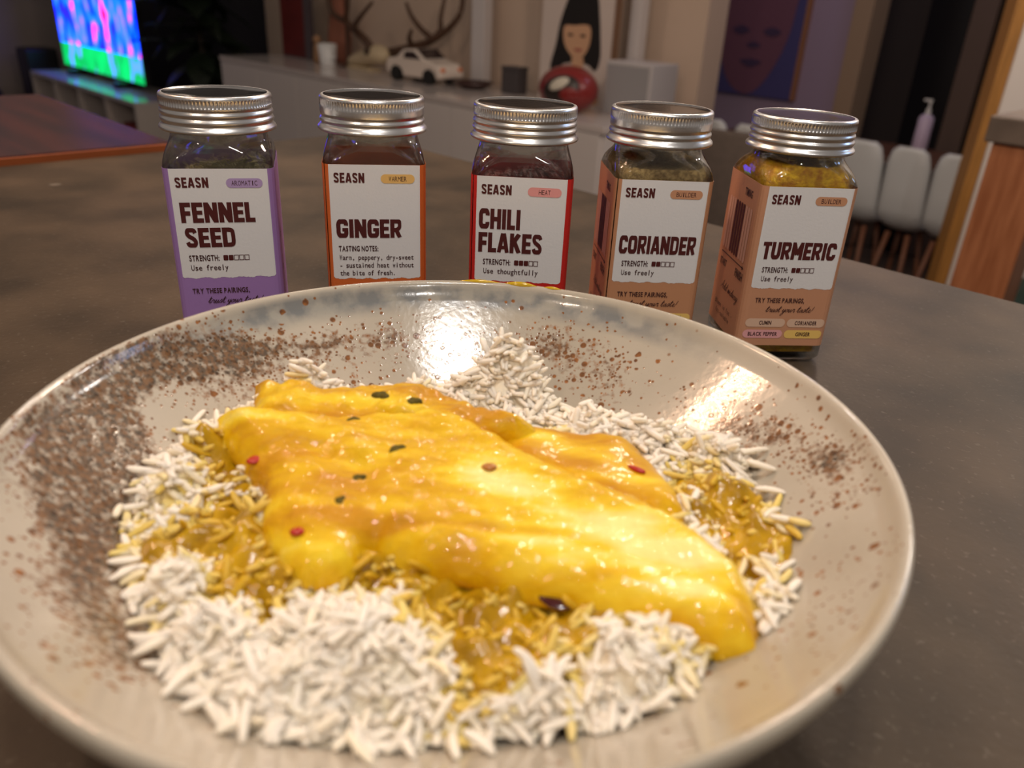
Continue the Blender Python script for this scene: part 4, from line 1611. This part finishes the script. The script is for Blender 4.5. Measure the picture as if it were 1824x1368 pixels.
# ------------------------------------------------------------------ living room furniture
def at_room(o, s, n, z, rz=0.0):
    o.location = RP(s, n, z)
    o.rotation_euler.z = RZ + rz
    return o


def sideboard():
    e = at_room(empty('sideboard'), 0, 0, FLOOR)
    props(e, 'long low white lacquered sideboard along the beige wall', 'sideboard')
    H = SB_TOP - FLOOR
    L = 3.45
    MB().box(0.012, L - .012, 0.02, 0.62, 0.08, H - 0.0305).build('body', M_white_lacquer, e)
    MB().box(0, L, 0, 0.64, H - 0.03, H).build('top', mat('glossy_white_top', srgb(200, 190, 186), .12), e, bevel=.002)
    MB().box(0.05, L - .05, 0.08, 0.6, 0, 0.0795).build('plinth', M_black, e)
    nd = 7
    wdt = (L - 0.03) / nd
    for i in range(nd):
        MB().box(0.016 + i * wdt, 0.011 + (i + 1) * wdt, 0.0, 0.0195, 0.09, H - 0.034).build('door', M_white_lacquer, e, bevel=.002)


sideboard()


def television():
    e = at_room(empty('tv_stand'), -3.25, -0.32, FLOOR)
    props(e, 'low white television stand with open compartments', 'tv stand')
    mw = mat('tv_stand_white', srgb(196, 186, 178), .35)
    L, H, Dp = 2.45, 0.46, 0.5
    MB().box(0, L, 0, Dp, H - .03, H).build('top', mat('tv_stand_top', srgb(196, 190, 186), .15), e)
    MB().box(0, L, 0, Dp, 0, .03).build('bottom', mw, e)
    MB().box(0.025, L - .025, Dp - .02, Dp, .031, H - .031).build('back_panel', mw, e)
    for i in range(5):
        x = i * (L - .025) / 4
        MB().box(x, x + .025, 0, Dp - .021, .031, H - .031).build('divider', mw, e)
    # things inside
    def bx(name, s0, s1, h, m, label):
        o = MB().box(0, s1 - s0, 0, .3, 0, h).build(name, m, bevel=.01)
        at_room(o, -3.25 + s0, -0.25, FLOOR + .031)
        props(o, label, name.replace('_', ' '))
    bx('storage_box', 1.95, 2.3, .22, mat('red_box', srgb(120, 30, 24), .6), 'dark red box inside the right compartment of the television stand')
    bx('game_console', 1.35, 1.65, .16, mat('navy_plastic', srgb(30, 34, 60), .5), 'navy blue box inside the television stand')
    # tv
    t = at_room(empty('television'), -2.22, -0.03, FLOOR + .4605)
    props(t, 'large television showing a bright football match', 'television')
    MB().box(-.94, .94, 0, .05, .045, 1.12).build('cabinet', M_black, t, bevel=.004)
    for sx in (-.6, .5):
        MB().box(sx, sx + .1, -.1, .12, 0, .045).build('foot', M_black, t)
    m = bpy.data.materials.new('tv_picture')
    m.use_nodes = True
    nt = m.node_tree
    N, Lk = nt.nodes, nt.links
    b = N['Principled BSDF']
    b.inputs['Base Color'].default_value = (0, 0, 0, 1)
    b.inputs['Roughness'].default_value = .2
    tc = N.new('ShaderNodeTexCoord')
    sp = N.new('ShaderNodeSeparateXYZ')
    Lk.new(tc.outputs['Generated'], sp.inputs[0])
    mp = N.new('ShaderNodeMapping'); mp.inputs['Scale'].default_value = (13, 1, 3.5)
    Lk.new(tc.outputs['Generated'], mp.inputs[0])
    n = N.new('ShaderNodeTexNoise'); n.inputs['Scale'].default_value = 1.0; n.inputs['Detail'].default_value = 1.5
    Lk.new(mp.outputs[0], n.inputs['Vector'])
    cr = N.new('ShaderNodeValToRGB')
    el = cr.color_ramp.elements
    el[0].position = .28; el[0].color = (.01, .0, .12, 1)
    el[1].position = .66; el[1].color = (.5, .0, .03, 1)
    for p_, c_ in ((.40, (.0, .006, .6, 1)), (.48, (.0, .04, .7, 1)), (.56, (.012, .045, .5, 1)), (.61, (.10, .03, .3, 1))):
        q = el.new(p_); q.color = c_
    Lk.new(n.outputs['Fac'], cr.inputs[0])
    cg = N.new('ShaderNodeValToRGB')
    g = cg.color_ramp.elements
    g[0].position = .36; g[0].color = (.0, .14, .03, 1)
    g[1].position = .66; g[1].color = (.03, .07, .3, 1)
    q = g.new(.56); q.color = (.0, .08, .016, 1)
    Lk.new(n.outputs['Fac'], cg.inputs[0])
    lt = N.new('ShaderNodeMath'); lt.operation = 'LESS_THAN'; lt.inputs[1].default_value = .19
    Lk.new(sp.outputs[2], lt.inputs[0])
    mx = N.new('ShaderNodeMix'); mx.data_type = 'RGBA'
    Lk.new(lt.outputs[0], mx.inputs[0]); Lk.new(cr.outputs[0], mx.inputs[6]); Lk.new(cg.outputs[0], mx.inputs[7])
    Lk.new(mx.outputs[2], b.inputs['Emission Color'])
    b.inputs['Emission Strength'].default_value = 8.0
    MB().box(-.925, .925, -.003, .0, .06, 1.105).build('screen', m, t)
    # dark speakers left of the stand
    for s, n_, h, wdt, lab in ((-3.72, -.1, .62, .3, 'tall black loudspeaker left of the television stand'),):
        o = MB().box(-wdt / 2, wdt / 2, -.15, .15, 0, h).build('loudspeaker', M_black, bevel=.02)
        at_room(o, s, n_, FLOOR)
        props(o, lab, 'loudspeaker')
    for s, n_, r, lab in ((-3.95, -.75, .19, 'round black floor cushion nearer the grey wall'), (-3.62, -.7, .2, 'round black floor cushion beside the loudspeaker')):
        o = MB().ell((0, 0, r * .9), (r, r, r * .9), 24, 14).build('floor_cushion', mat('black_fabric', srgb(16, 15, 18), .9), None, True)
        at_room(o, s, n_, FLOOR)
        props(o, lab, 'cushion', 'black floor cushions')
    # framed dark picture on the left wall
    e = empty('wall_picture', RP(-4.285, -1.35, -.25), RZ)
    props(e, 'small dark framed picture on the grey left wall', 'picture')
    MB().box(0, .03, -.25, .25, -.3, .3).build('frame', M_black, e)
    MB().box(.03, .034, -.2, .2, -.25, .25).build('print', mat('dark_print', srgb(60, 56, 66), .5), e)


television()


def plant():
    e = at_room(empty('potted_plant'), -0.62, 0.16, FLOOR)
    props(e, 'tall dark green leafy plant between television and sideboard', 'plant')
    b = MB().lathe([(.12, 0), (.16, .3), (.17, .34), (.15, .34), (.14, .3)], 24)
    b.build('pot', M_black, e)
    b = MB()
    b.tube([(0, 0, .3), (.02, 0, .8), (-.03, .02, 1.4), (.02, 0, 1.9)], [.025, .022, .018, .01], 8)
    b.build('stem', mat('plant_stem', srgb(40, 32, 22), .8), e)
    r = random.Random(3)
    lm = bpy.data.meshes.new('leaf')
    V, F = [], []
    for i in range(7):
        t = i / 6
        wv = .085 * math.sin(math.pi * min(.97, max(.03, t ** .8)))
        V += [(-wv, t * .3, -.1 * t * t + .012), (0, t * .3, -.1 * t * t), (wv, t * .3, -.1 * t * t + .012)]
    for i in range(6):
        a = i * 3
        F += [(a, a + 1, a + 4, a + 3), (a + 1, a + 2, a + 5, a + 4)]
    lm.from_pydata(V, [], F)
    lm.materials.append(mat('dark_leaf', srgb(26, 38, 22), .5, noise=.4, nscale=9))
    for i in range(64):
        o = bpy.data.objects.new('leaf', lm)
        COL.objects.link(o)
        o.parent = e
        a = i * 2.4
        z = .72 + 1.15 * (i / 64)
        rad = .02 + .03 * r.random()
        o.location = (math.cos(a) * rad, math.sin(a) * rad, z)
        o.rotation_euler = (r.uniform(-.5, .5), r.uniform(-.2, .2), a - math.pi / 2)
        k = r.uniform(.9, 1.45)
        o.scale = (k, k, k)


plant()


def sideboard_things():
    T = SB_TOP
    # dark red picture
    e = at_room(empty('framed_picture'), .08, .45, T)
    props(e, 'tall dark red picture leaning on the left of the sideboard', 'picture')
    MB().box(0, .38, 0, .03, 0, .62).build('frame', mat('slate_frame', srgb(84, 74, 78), .5), e)
    MB().box(.01, .30, -.004, -.0005, .01, .60).build('print', mat('dark_red_print', srgb(104, 28, 24), .5, noise=.3, nscale=5), e)
    # wooden peg figure
    e = at_room(empty('peg_figure'), .585, .42, T)
    props(e, 'small tan wooden peg figure beside the dark red picture', 'figurine')
    mw = mat('tan_wood', srgb(168, 128, 92), .5)
    MB().lathe([(.028, 0), (.03, .02), (.024, .08), (.018, .115)], 20).build('body', mw, e, True)
    MB().ell((0, 0, .14), (.026, .026, .028), 18, 12).build('head', mw, e, True)
    # white cup
    e = at_room(empty('cup'), .80, .36, T)
    props(e, 'white porcelain cup in front of the terracotta vase', 'cup')
    MB().lathe([(.045, 0), (.05, .01), (.062, .13), (.058, .13), (.047, .015), (.001, .012)], 32, cap=False).build('bowl', M_white_plastic, e, True)
    MB().tube([(.058, 0, .11), (.09, 0, .10), (.095, 0, .06), (.056, 0, .035)], .007, 8).build('handle', M_white_plastic, e, True)
    # terracotta vase
    o = MB().lathe([(.05, 0), (.075, .05), (.08, .16), (.06, .30), (.045, .40), (.05, .46), (.046, .46), (.04, .40), (.001, .38)], 32).build('vase', mat('terracotta', srgb(150, 92, 70), .7, noise=.2, nscale=12), None, True)
    at_room(o, .68, .54, T)
    props(o, 'tall terracotta vase behind the white cup', 'vase')
    # rod on a base
    e = at_room(empty('candle_stand'), .95, .42, T)
    props(e, 'thin dark wooden candle stand left of the deer skull', 'candle stand')
    md = mat('dark_wood', srgb(74, 48, 34), .5)
    MB().lathe([(.06, 0), (.06, .012), (.02, .02)], 24).build('base', md, e)
    MB().lathe([(.016, .0205), (.014, .3), (.016, .55)], 12).build('rod', md, e)
    # deer skull with antlers
    e = at_room(empty('deer_skull'), 1.2, .42, T)
    props(e, 'cream deer skull with brown antlers on the sideboard', 'skull')
    mbone = mat('bone', srgb(206, 186, 152), .6, noise=.15, nscale=25)
    b = MB()
    rings = [(-.24, .035, .018, .022), (-.2, .045, .03, .035), (-.1, .06, .045, .05), (0, .085, .06, .06), (.07, .10, .068, .062), (.13, .10, .055, .055), (.17, .10, .02, .025)]
    V, F = [], []
    ns = 16
    for x, zc, ry, rz_ in rings:
        for k in range(ns):
            a = 2 * math.pi * k / ns
            V.append((x, ry * math.cos(a), max(.002, zc + rz_ * math.sin(a) * (1.0 if math.sin(a) > 0 else .9))))
    for i in range(len(rings) - 1):
        for k in range(ns):
            F.append((i * ns + k, i * ns + (k + 1) % ns, (i + 1) * ns + (k + 1) % ns, (i + 1) * ns + k))
    F.append(tuple(range(ns - 1, -1, -1)))
    F.append(tuple((len(rings) - 1) * ns + k for k in range(ns)))
    b.add(V, F)
    b.build('cranium', mbone, e, True)
    for sy in (-1, 1):
        MB().ell((.05, sy * .062, .12), (.028, .02, .024), 14, 10).build('eye_socket', mat('socket', srgb(70, 54, 42), .8), e, True)
    b = MB().box(-.2, .04, -.05, .05, 0, .02)
    b.build('jaw', mbone, e, bevel=.008)
    mant = mat('antler', srgb(84, 56, 38), .6, noise=.3, nscale=20)

    def antler(main, tines, yy):
        P = catmull([(s - 1.2, yy + (i * .02 if yy > 0 else -i * .015), z - T) for i, (s, z) in enumerate(main)], 5)
        rad = np.linspace(.028, .012, len(P))
        a = MB().tube(P, rad, 8).build('antler', mant, e, True)
        for tn in tines:
            Q = catmull([(s - 1.2, yy + k, z - T) for (s, z, k) in tn], 5)
            MB().tube(Q, np.linspace(.020, .009, len(Q)), 8).build('tine', mant, a, True)
    antler([(1.29, -.245), (1.40, -.222), (1.52, -.19), (1.66, -.151), (1.79, -.083), (1.875, -.006), (1.887, .08), (1.85, .2)],
           [[(1.70, -.135, .06), (1.74, -.08, .08), (1.72, -.015, .1), (1.735, .1, .12)], [(1.70, -.135, .06), (1.63, -.085, .03), (1.55, -.02, .02), (1.50, .05, .02)], [(1.52, -.19, .05), (1.55, -.14, 0), (1.60, -.09, -.02)]], .03)
    antler([(1.24, -.225), (1.229, -.182), (1.13, -.125), (1.043, -.075), (.94, -.04), (.92, .05), (.93, .16)],
           [[(1.043, -.075, -.05), (1.09, -.02, -.06), (1.12, .04, -.07), (1.16, .12, -.08)], [(1.13, -.125, -.03), (1.20, -.09, -.08), (1.30, -.03, -.1), (1.44, .045, -.12)]], -.03)
    # model car
    e = at_room(empty('model_car'), 1.80, .36, T, .06)
    props(e, 'white sports car model on the sideboard beside the antlers', 'model car')
    mcar = mat('car_white', srgb(226, 212, 200), .3, coat=.4)
    top = [(-.225, .045), (-.23, .085), (-.215, .115), (-.14, .125), (-.075, .172), (.02, .176), (.10, .128), (.20, .108), (.232, .08), (.235, .04)]
    low = [(.19, .03), (.185, .055), (.155, .075), (.12, .075), (.09, .055), (.085, .028), (-.085, .028), (-.09, .055), (-.12, .075), (-.155, .075), (-.185, .055), (-.19, .03)]
    MB().prism(top + low, -.09, .09).build('body', mcar, e, bevel=.010)
    mg_ = mat('car_glass', srgb(58, 46, 46), .15)
    for y0, y1 in ((-.0925, -.0905), (.0905, .0925)):
        MB().prism([(-.07, .125), (-.055, .162), (.02, .165), (.075, .127)], y0, y1).build('side_window', mg_, e)
    MB().add([(.025, -.075, .1775), (.025, .075, .1775), (.098, .08, .133), (.098, -.08, .133)], [(0, 3, 2, 1)]).build('windscreen', mg_, e)
    for x in (-.137, .137):
        for y0, y1 in ((-.1, -.06), (.06, .1)):
            V, F = [], []
            for k in range(20):
                a = 2 * math.pi * k / 20
                for yy in (y0, y1):
                    V.append((x + .04 * math.cos(a), yy, .04 + .04 * math.sin(a)))
            for k in range(20):
                k2 = (k + 1) % 20
                F.append((2 * k, 2 * k2, 2 * k2 + 1, 2 * k + 1))
            F.append(tuple(2 * k for k in range(19, -1, -1)))
            F.append(tuple(2 * k + 1 for k in range(20)))
            MB().add(V, F).build('wheel', mat('tyre', srgb(22, 20, 20), .7), e)
    for sy in (-1, 1):
        MB().ell((.228, sy * .066, .082), (.012, .018, .012), 12, 8).build('headlight', mat('amber_lens', srgb(222, 120, 60), .2), e, True)
    # shelf uprights standing on the sideboard
    e = at_room(empty('shelf_frame'), 2.0, .54, T)
    props(e, 'white open shelf frame with two tall uprights on the sideboard', 'shelf frame')
    ms = mat('frame_white', srgb(206, 200, 200), .4)
    MB().box(-.0, .105, 0, .06, 0, 1.4).build('upright', ms, e, bevel=.003)
    MB().box(1.11, 1.17, 0, .06, 0, 1.4).build('upright', ms, e, bevel=.003)
    MB().box(-.0, 1.17, 0, .06, 1.4005, 1.44).build('shelf_board', ms, e)
    # dark dish
    o = MB().lathe([(.05, 0), (.09, .012), (.115, .035), (.11, .035), (.085, .016), (.001, .010)], 40).build('dish', mat('dark_dish', srgb(58, 32, 28), .3), None, True)
    at_room(o, 2.16, .42, T)
    props(o, 'shallow dark brown dish on the sideboard before the upright', 'dish')
    # small dark box
    e = at_room(empty('small_box'), 2.42, .48, T)
    props(e, 'small dark grey box left of the girl portrait', 'box')
    mbx = mat('grey_box', srgb(72, 66, 68), .5)
    MB().box(-.06, .06, -.04, .04, 0, .12).build('body', mbx, e, bevel=.004)
    MB().box(-.063, .063, -.043, .043, .1205, .135).build('lid', mbx, e, bevel=.003)
    # portrait canvas
    e = at_room(empty('portrait_canvas'), 0, 0, 0)
    e.location = RP(2.63, .45, T)
    props(e, 'white canvas portrait of a girl with a black fringe', 'picture')
    cv = MB().box(0, .46, 0, .025, 0, .74).build('canvas', mat('canvas', srgb(206, 192, 184), .7), e)
    MB().box(.4605, .475, -.004, .029, 0, .742).build('frame_edge', mat('frame_brown', srgb(120, 88, 66), .5), e)
    D0 = 2.63

    def flat(name, pts, y, m, sm=True):
        P = catmull(pts, 5, True) if sm else np.array(pts)
        V = [(p[0] - D0, y, p[1] - T) for p in P]
        n = len(V)
        V2 = V + [(a, y + .0015, c) for a, b_, c in V]
        F = [tuple(range(n)), tuple(range(2 * n - 1, n - 1, -1))] + [(i, i + n, (i + 1) % n + n, (i + 1) % n) for i in range(n)]
        mesh(name, V2, F, m, e)
    flat('printed_hair', [(2.82, .17), (2.79, .11), (2.755, .02), (2.735, -.08), (2.705, -.19), (2.74, -.215), (2.79, -.17), (2.86, -.16), (2.95, -.16), (3.0, -.185), (3.025, -.13), (3.015, -.03), (3.0, .06), (2.975, .15), (2.9, .22)], -.003, mat('print_black', srgb(22, 16, 16), .6))
    flat('printed_face', [(2.785, .0), (2.85, .008), (2.945, .01), (2.955, -.06), (2.93, -.115), (2.885, -.145), (2.83, -.118), (2.79, -.07)], -.005, mat('print_skin', srgb(206, 162, 128), .7))
    flat('printed_neck', [(2.85, -.135), (2.92, -.135), (2.925, -.2), (2.99, -.24), (3.02, -.34), (2.70, -.34), (2.74, -.25), (2.845, -.2)], -.0045, mat('print_skin', srgb(206, 162, 128), .7))
    flat('printed_lips', [(2.855, -.098), (2.885, -.092), (2.915, -.098), (2.885, -.107)], -.007, mat('print_lips', srgb(170, 96, 84), .7))
    for s in (2.83, 2.91):
        flat('printed_eye', [(s - .018, -.035), (s, -.028), (s + .018, -.035), (s, -.041)], -.007, mat('print_black', srgb(22, 16, 16), .6))
    # helmet
    e = at_room(empty('helmet'), 3.04, .22, T)
    props(e, 'red helmet with a black visor and white patch before the portrait', 'helmet')
    HR = (.15, .125, .105)
    sh = lambda p: (p[0], p[1], max(.004, p[2]))
    MB().ell((0, 0, .098), HR, 32, 20, sh).build('shell', mat('helmet_red', srgb(128, 34, 32), .35, coat=.3), e, True)

    def on_shell(name, c, ru, rv, rot, k, m):
        d0 = Vector(c).normalized()
        a1 = d0.cross(Vector((0, 0, 1))).normalized()
        a2 = a1.cross(d0)
        V, F = [], []
        R_, N_ = 5, 24
        for i in range(R_ + 1):
            for q in range(N_):
                t = 2 * math.pi * q / N_
                u_, v_ = ru * i / R_ * math.cos(t), rv * i / R_ * math.sin(t)
                u2_, v2_ = u_ * math.cos(rot) - v_ * math.sin(rot), u_ * math.sin(rot) + v_ * math.cos(rot)
                d = (d0 + a1 * u2_ + a2 * v2_).normalized()
                V.append((d.x * HR[0] * k, d.y * HR[1] * k, .098 + d.z * HR[2] * k))
        for i in range(R_):
            for q in range(N_):
                q2 = (q + 1) % N_
                F.append((i * N_ + q, i * N_ + q2, (i + 1) * N_ + q2, (i + 1) * N_ + q))
        o = mesh(name, V, F, m, e, True)
        sd = o.modifiers.new('t', 'SOLIDIFY')
        sd.thickness = .002
    on_shell('visor', (.35, -1, .12), .85, .6, -.7, 1.015, mat('helmet_black', srgb(48, 40, 36), .4))
    on_shell('patch', (.3, -1, .35), .4, .2, -.75, 1.035, mat('helmet_patch', srgb(200, 192, 176), .5))
    on_shell('cheek_panel', (.8, -1, -.12), .34, .30, 0, 1.03, mat('helmet_red', srgb(128, 34, 32), .35, coat=.3))
    # white speaker
    e = at_room(empty('bookshelf_speaker'), 3.30, .42, T)
    props(e, 'pale grey bookshelf speaker at the right end of the sideboard', 'loudspeaker')
    MB().box(-.13, .13, -.1, .1, 0, .235).build('cabinet', mat('speaker_grey', srgb(188, 182, 182), .4), e, bevel=.006)
    MB().box(-.115, .115, -.106, -.1005, .015, .22).build('grille', mat('grille_grey', srgb(150, 148, 150), .8), e)


sideboard_things()


def reflection_darkener():  # unseen box, added only to darken what the lid tops reflect
    e = at_room(empty('reflection_darkener'), -.5, .42, .55)
    props(e, 'added dark box above the view that darkens the lid reflections', 'reflection blocker')
    m = mat('darkener_brown', srgb(52, 44, 42), .6)
    MB().box(0, 3.8, .02, .255, 0, .7).build('body', m, e)
    for i in range(5):
        MB().box(.005 + i * .76, .755 + i * .76, 0, .0195, .005, .695).build('door', m, e, bevel=.003)


reflection_darkener()


def poster():
    e = at_room(empty('portrait_poster'), 2.72, 1.69, 0)
    props(e, 'dark blue and red portrait poster on the blue-tinted wall', 'poster')
    Z0 = -.336
    MB().box(0, .67, 0, .025, Z0, .42).build('panel', mat('poster_blue', srgb(70, 68, 122), .5), e)
    MB().box(.6705, .69, -.004, .029, Z0, .42).build('frame_edge', mat('poster_edge', srgb(150, 104, 74), .5), e)

    def flat(name, pts, y, m):
        P = catmull(pts, 5, True)
        V = [(p[0] - 2.72, y, p[1]) for p in P]
        n = len(V)
        V2 = V + [(a, y + .0015, c) for a, b_, c in V]
        F = [tuple(range(n)), tuple(range(2 * n - 1, n - 1, -1))] + [(i, i + n, (i + 1) % n + n, (i + 1) % n) for i in range(n)]
        mesh(name, V2, F, m, e)
    md = mat('poster_shadow', srgb(66, 50, 84), .6)
    flat('printed_face', [(2.88, .36), (2.87, .1), (2.9, -.1), (2.98, -.27), (3.1, -.33), (3.2, -.27), (3.29, -.1), (3.33, .1), (3.3, .36)], -.003, mat('poster_face', srgb(108, 70, 92), .6))
    flat('printed_shadow', [(2.76, .3), (2.78, .0), (2.76, -.2), (2.83, -.27), (2.88, -.2), (2.86, .0), (2.85, .3)], -.003, mat('poster_red', srgb(138, 56, 54), .6))
    for s in (3.02, 3.215):
        flat('printed_eye', [(s - .055, .005), (s, .03), (s + .055, .005), (s, -.02)], -.006, md)
    flat('printed_nose', [(3.07, -.07), (3.11, -.05), (3.16, -.07), (3.11, -.085)], -.006, md)
    flat('printed_mouth', [(3.04, -.155), (3.11, -.14), (3.18, -.155), (3.11, -.185)], -.006, md)


poster()


def dining():
    mw = mat('chair_leg_wood', srgb(128, 84, 62), .5)
    e = at_room(empty('dining_table'), 4.15, 1.5, FLOOR)
    props(e, 'brown wooden dining table behind the white chairs', 'dining table')
    mt = mat('dining_wood', srgb(104, 68, 54), .35, noise=.3, nscale=6, stretch=(1, 6, 1))
    MB().box(-.85, .85, -.28, .14, .70, .735).build('table_top', mt, e, bevel=.004)
    for sx in (-.78, .72):
        for sy in (-.22, .06):
            MB().box(sx, sx + .06, sy, sy + .06, 0, .6995).build('leg', mt, e)
    # shell chair
    ms = mat('chair_white', srgb(222, 226, 228), .4)

    def chair():
        c = empty('dining_chair')
        V, F = [], []
        prof = [(.30, .445), (.24, .435), (.14, .43), (.06, .44), (.0, .475), (-.03, .54), (-.045, .64), (-.06, .74), (-.07, .80), (-.072, .82)]
        nw = 9
        for i, (yy, zz) in enumerate(prof):
            t = i / (len(prof) - 1)
            hw = .085 + .016 * math.sin(math.pi * t) - (.035 if i == len(prof) - 1 else .012 if i == len(prof) - 2 else 0)
            for k in range(nw):
                u = -1 + 2 * k / (nw - 1)
                lift = .02 * abs(u) ** 3
                if i < 5:
                    V.append((hw * u, yy, zz + lift * 1.2))
                else:
                    V.append((hw * u, yy + lift, zz))
        for i in range(len(prof) - 1):
            for k in range(nw - 1):
                F.append((i * nw + k, i * nw + k + 1, (i + 1) * nw + k + 1, (i + 1) * nw + k))
        o = mesh('seat_shell', V, F, ms, c, True)
        sd = o.modifiers.new('t', 'SOLIDIFY')
        sd.thickness = .008
        for sx in (-1, 1):
            for y0, y1 in ((.05, -.02), (.2, .27)):
                MB().tube([(sx * .045, y0, .425), (sx * .085, y1, 0)], [.013, .009], 8).build('leg', mw, c, True)
        MB().tube([(-.05, .09, .30), (.05, .21, .30)], .004, 6).build('brace', M_black, c)
        MB().tube([(.05, .09, .30), (-.05, .21, .30)], .004, 6).build('brace', M_black, c)
        return c
    labs = ['white shell dining chair seen just right of the coriander lid', 'white shell dining chair seen just left of the turmeric lid', 'white shell dining chair nearest the turmeric jar on its right', 'white shell dining chair under the purple bottle, middle of three', 'white shell dining chair partly hidden by the oak jamb']
    c0 = None
    for i, (s, n) in enumerate(((3.39, .98), (3.61, .97), (4.14, 1.06), (4.345, 1.06), (4.55, 1.06))):
        if c0 is None:
            c0 = c = chair()
        else:
            c = copy_tree(c0)
        at_room(c, s, n, FLOOR)
        props(c, labs[i], 'chair', 'white shell chairs at the dining table')
    # dark tub chair between sideboard and table
    e = at_room(empty('tub_chair'), 3.90, .42, FLOOR, .4)
    props(e, 'dark taupe tub chair seen between the coriander and turmeric jars', 'armchair')
    mk = mat('taupe_fabric', srgb(92, 80, 72), .9, noise=.15, nscale=40)
    V, F = [], []
    na = 28
    for i in range(na):
        a = math.radians(-20 + 220 * i / (na - 1)) + math.pi
        top = .90 - .16 * abs((i / (na - 1)) * 2 - 1) ** 3
        for r, z in ((.27, .12), (.29, .4), (.30, top - .02), (.285, top), (.255, top - .01), (.23, .42), (.22, .12)):
            V.append((r * math.cos(a), r * math.sin(a), z))
    for i in range(na - 1):
        for k in range(7):
            k2 = (k + 1) % 7
            F.append((i * 7 + k, i * 7 + k2, (i + 1) * 7 + k2, (i + 1) * 7 + k))
    F.append(tuple(range(7)))
    F.append(tuple((na - 1) * 7 + k for k in range(6, -1, -1)))
    mesh('backrest', V, F, mk, e, True)
    MB().lathe([(.19, .3), (.212, .32), (.215, .42), (.19, .45), (.001, .455)], 32).build('seat_cushion', mk, e, True)
    MB().lathe([(.21, .121), (.215, .14), (.215, .299)], 32).build('seat_base', mk, e, True)
    for q in range(4):
        a = q * math.pi / 2 + .78
        MB().tube([(.17 * math.cos(a), .17 * math.sin(a), .1205), (.2 * math.cos(a), .2 * math.sin(a), 0)], [.018, .011], 10).build('leg', M_black, e)
    # bottle on the table
    e = at_room(empty('pump_bottle'), 4.18, 1.57, FLOOR + .7355)
    props(e, 'pale lilac pump bottle standing on the dining table', 'bottle')
    MB().lathe([(.034, 0), (.036, .01), (.034, .15), (.02, .165)], 24).build('body', mat('lilac_plastic', srgb(196, 180, 208), .4), e, True)
    MB().lathe([(.012, .1655), (.012, .19), (.006, .192), (.006, .225)], 12).build('pump', M_white_plastic, e)
    MB().box(-.03, .008, -.007, .007, .2255, .235).build('nozzle', M_white_plastic, e)


dining()


def side_table():
    e = at_room(empty('bar_table'), 5.222, -1.194, FLOOR)
    props(e, 'stone topped bar table with thick wooden leg at the right edge', 'table')
    H = -FLOOR
    MB().box(0, 1.2, -.0, 1.0, H - .042, H).build('stone_top', mat('side_stone', srgb(120, 106, 94), .4, noise=.3, nscale=14), e, bevel=.003)
    mw = mat('beech_leg', srgb(186, 122, 82), .4, noise=1, nscale=10, col2=srgb(160, 98, 62), stretch=(10, 10, .8))
    for sx in (.012, 1.1):
        for sy in (.01, .9):
            lg = MB().box(sx, sx + .09, sy, sy + .09, 0, H - .0425).build('leg', mw, e, bevel=.003)
    MB().box(.105, 1.095, .03, .06, H - .19, H - .11).build('rail', mat('rail_wood', srgb(196, 138, 70), .4), e)
    # dark green stool
    e = at_room(empty('stool'), 5.30, -.47, FLOOR)
    props(e, 'dark green upholstered stool by the bar table', 'stool')
    mg = mat('dark_green_fabric', srgb(24, 48, 42), .9)
    MB().lathe([(.14, .66), (.17, .67), (.175, .71), (.16, .74), (.001, .745)], 32).build('seat', mg, e, True)
    for a in range(4):
        q = a * math.pi / 2 + .4
        MB().tube([(.1 * math.cos(q), .1 * math.sin(q), .665), (.17 * math.cos(q), .17 * math.sin(q), 0)], .013, 8).build('leg', M_black, e)


side_table()
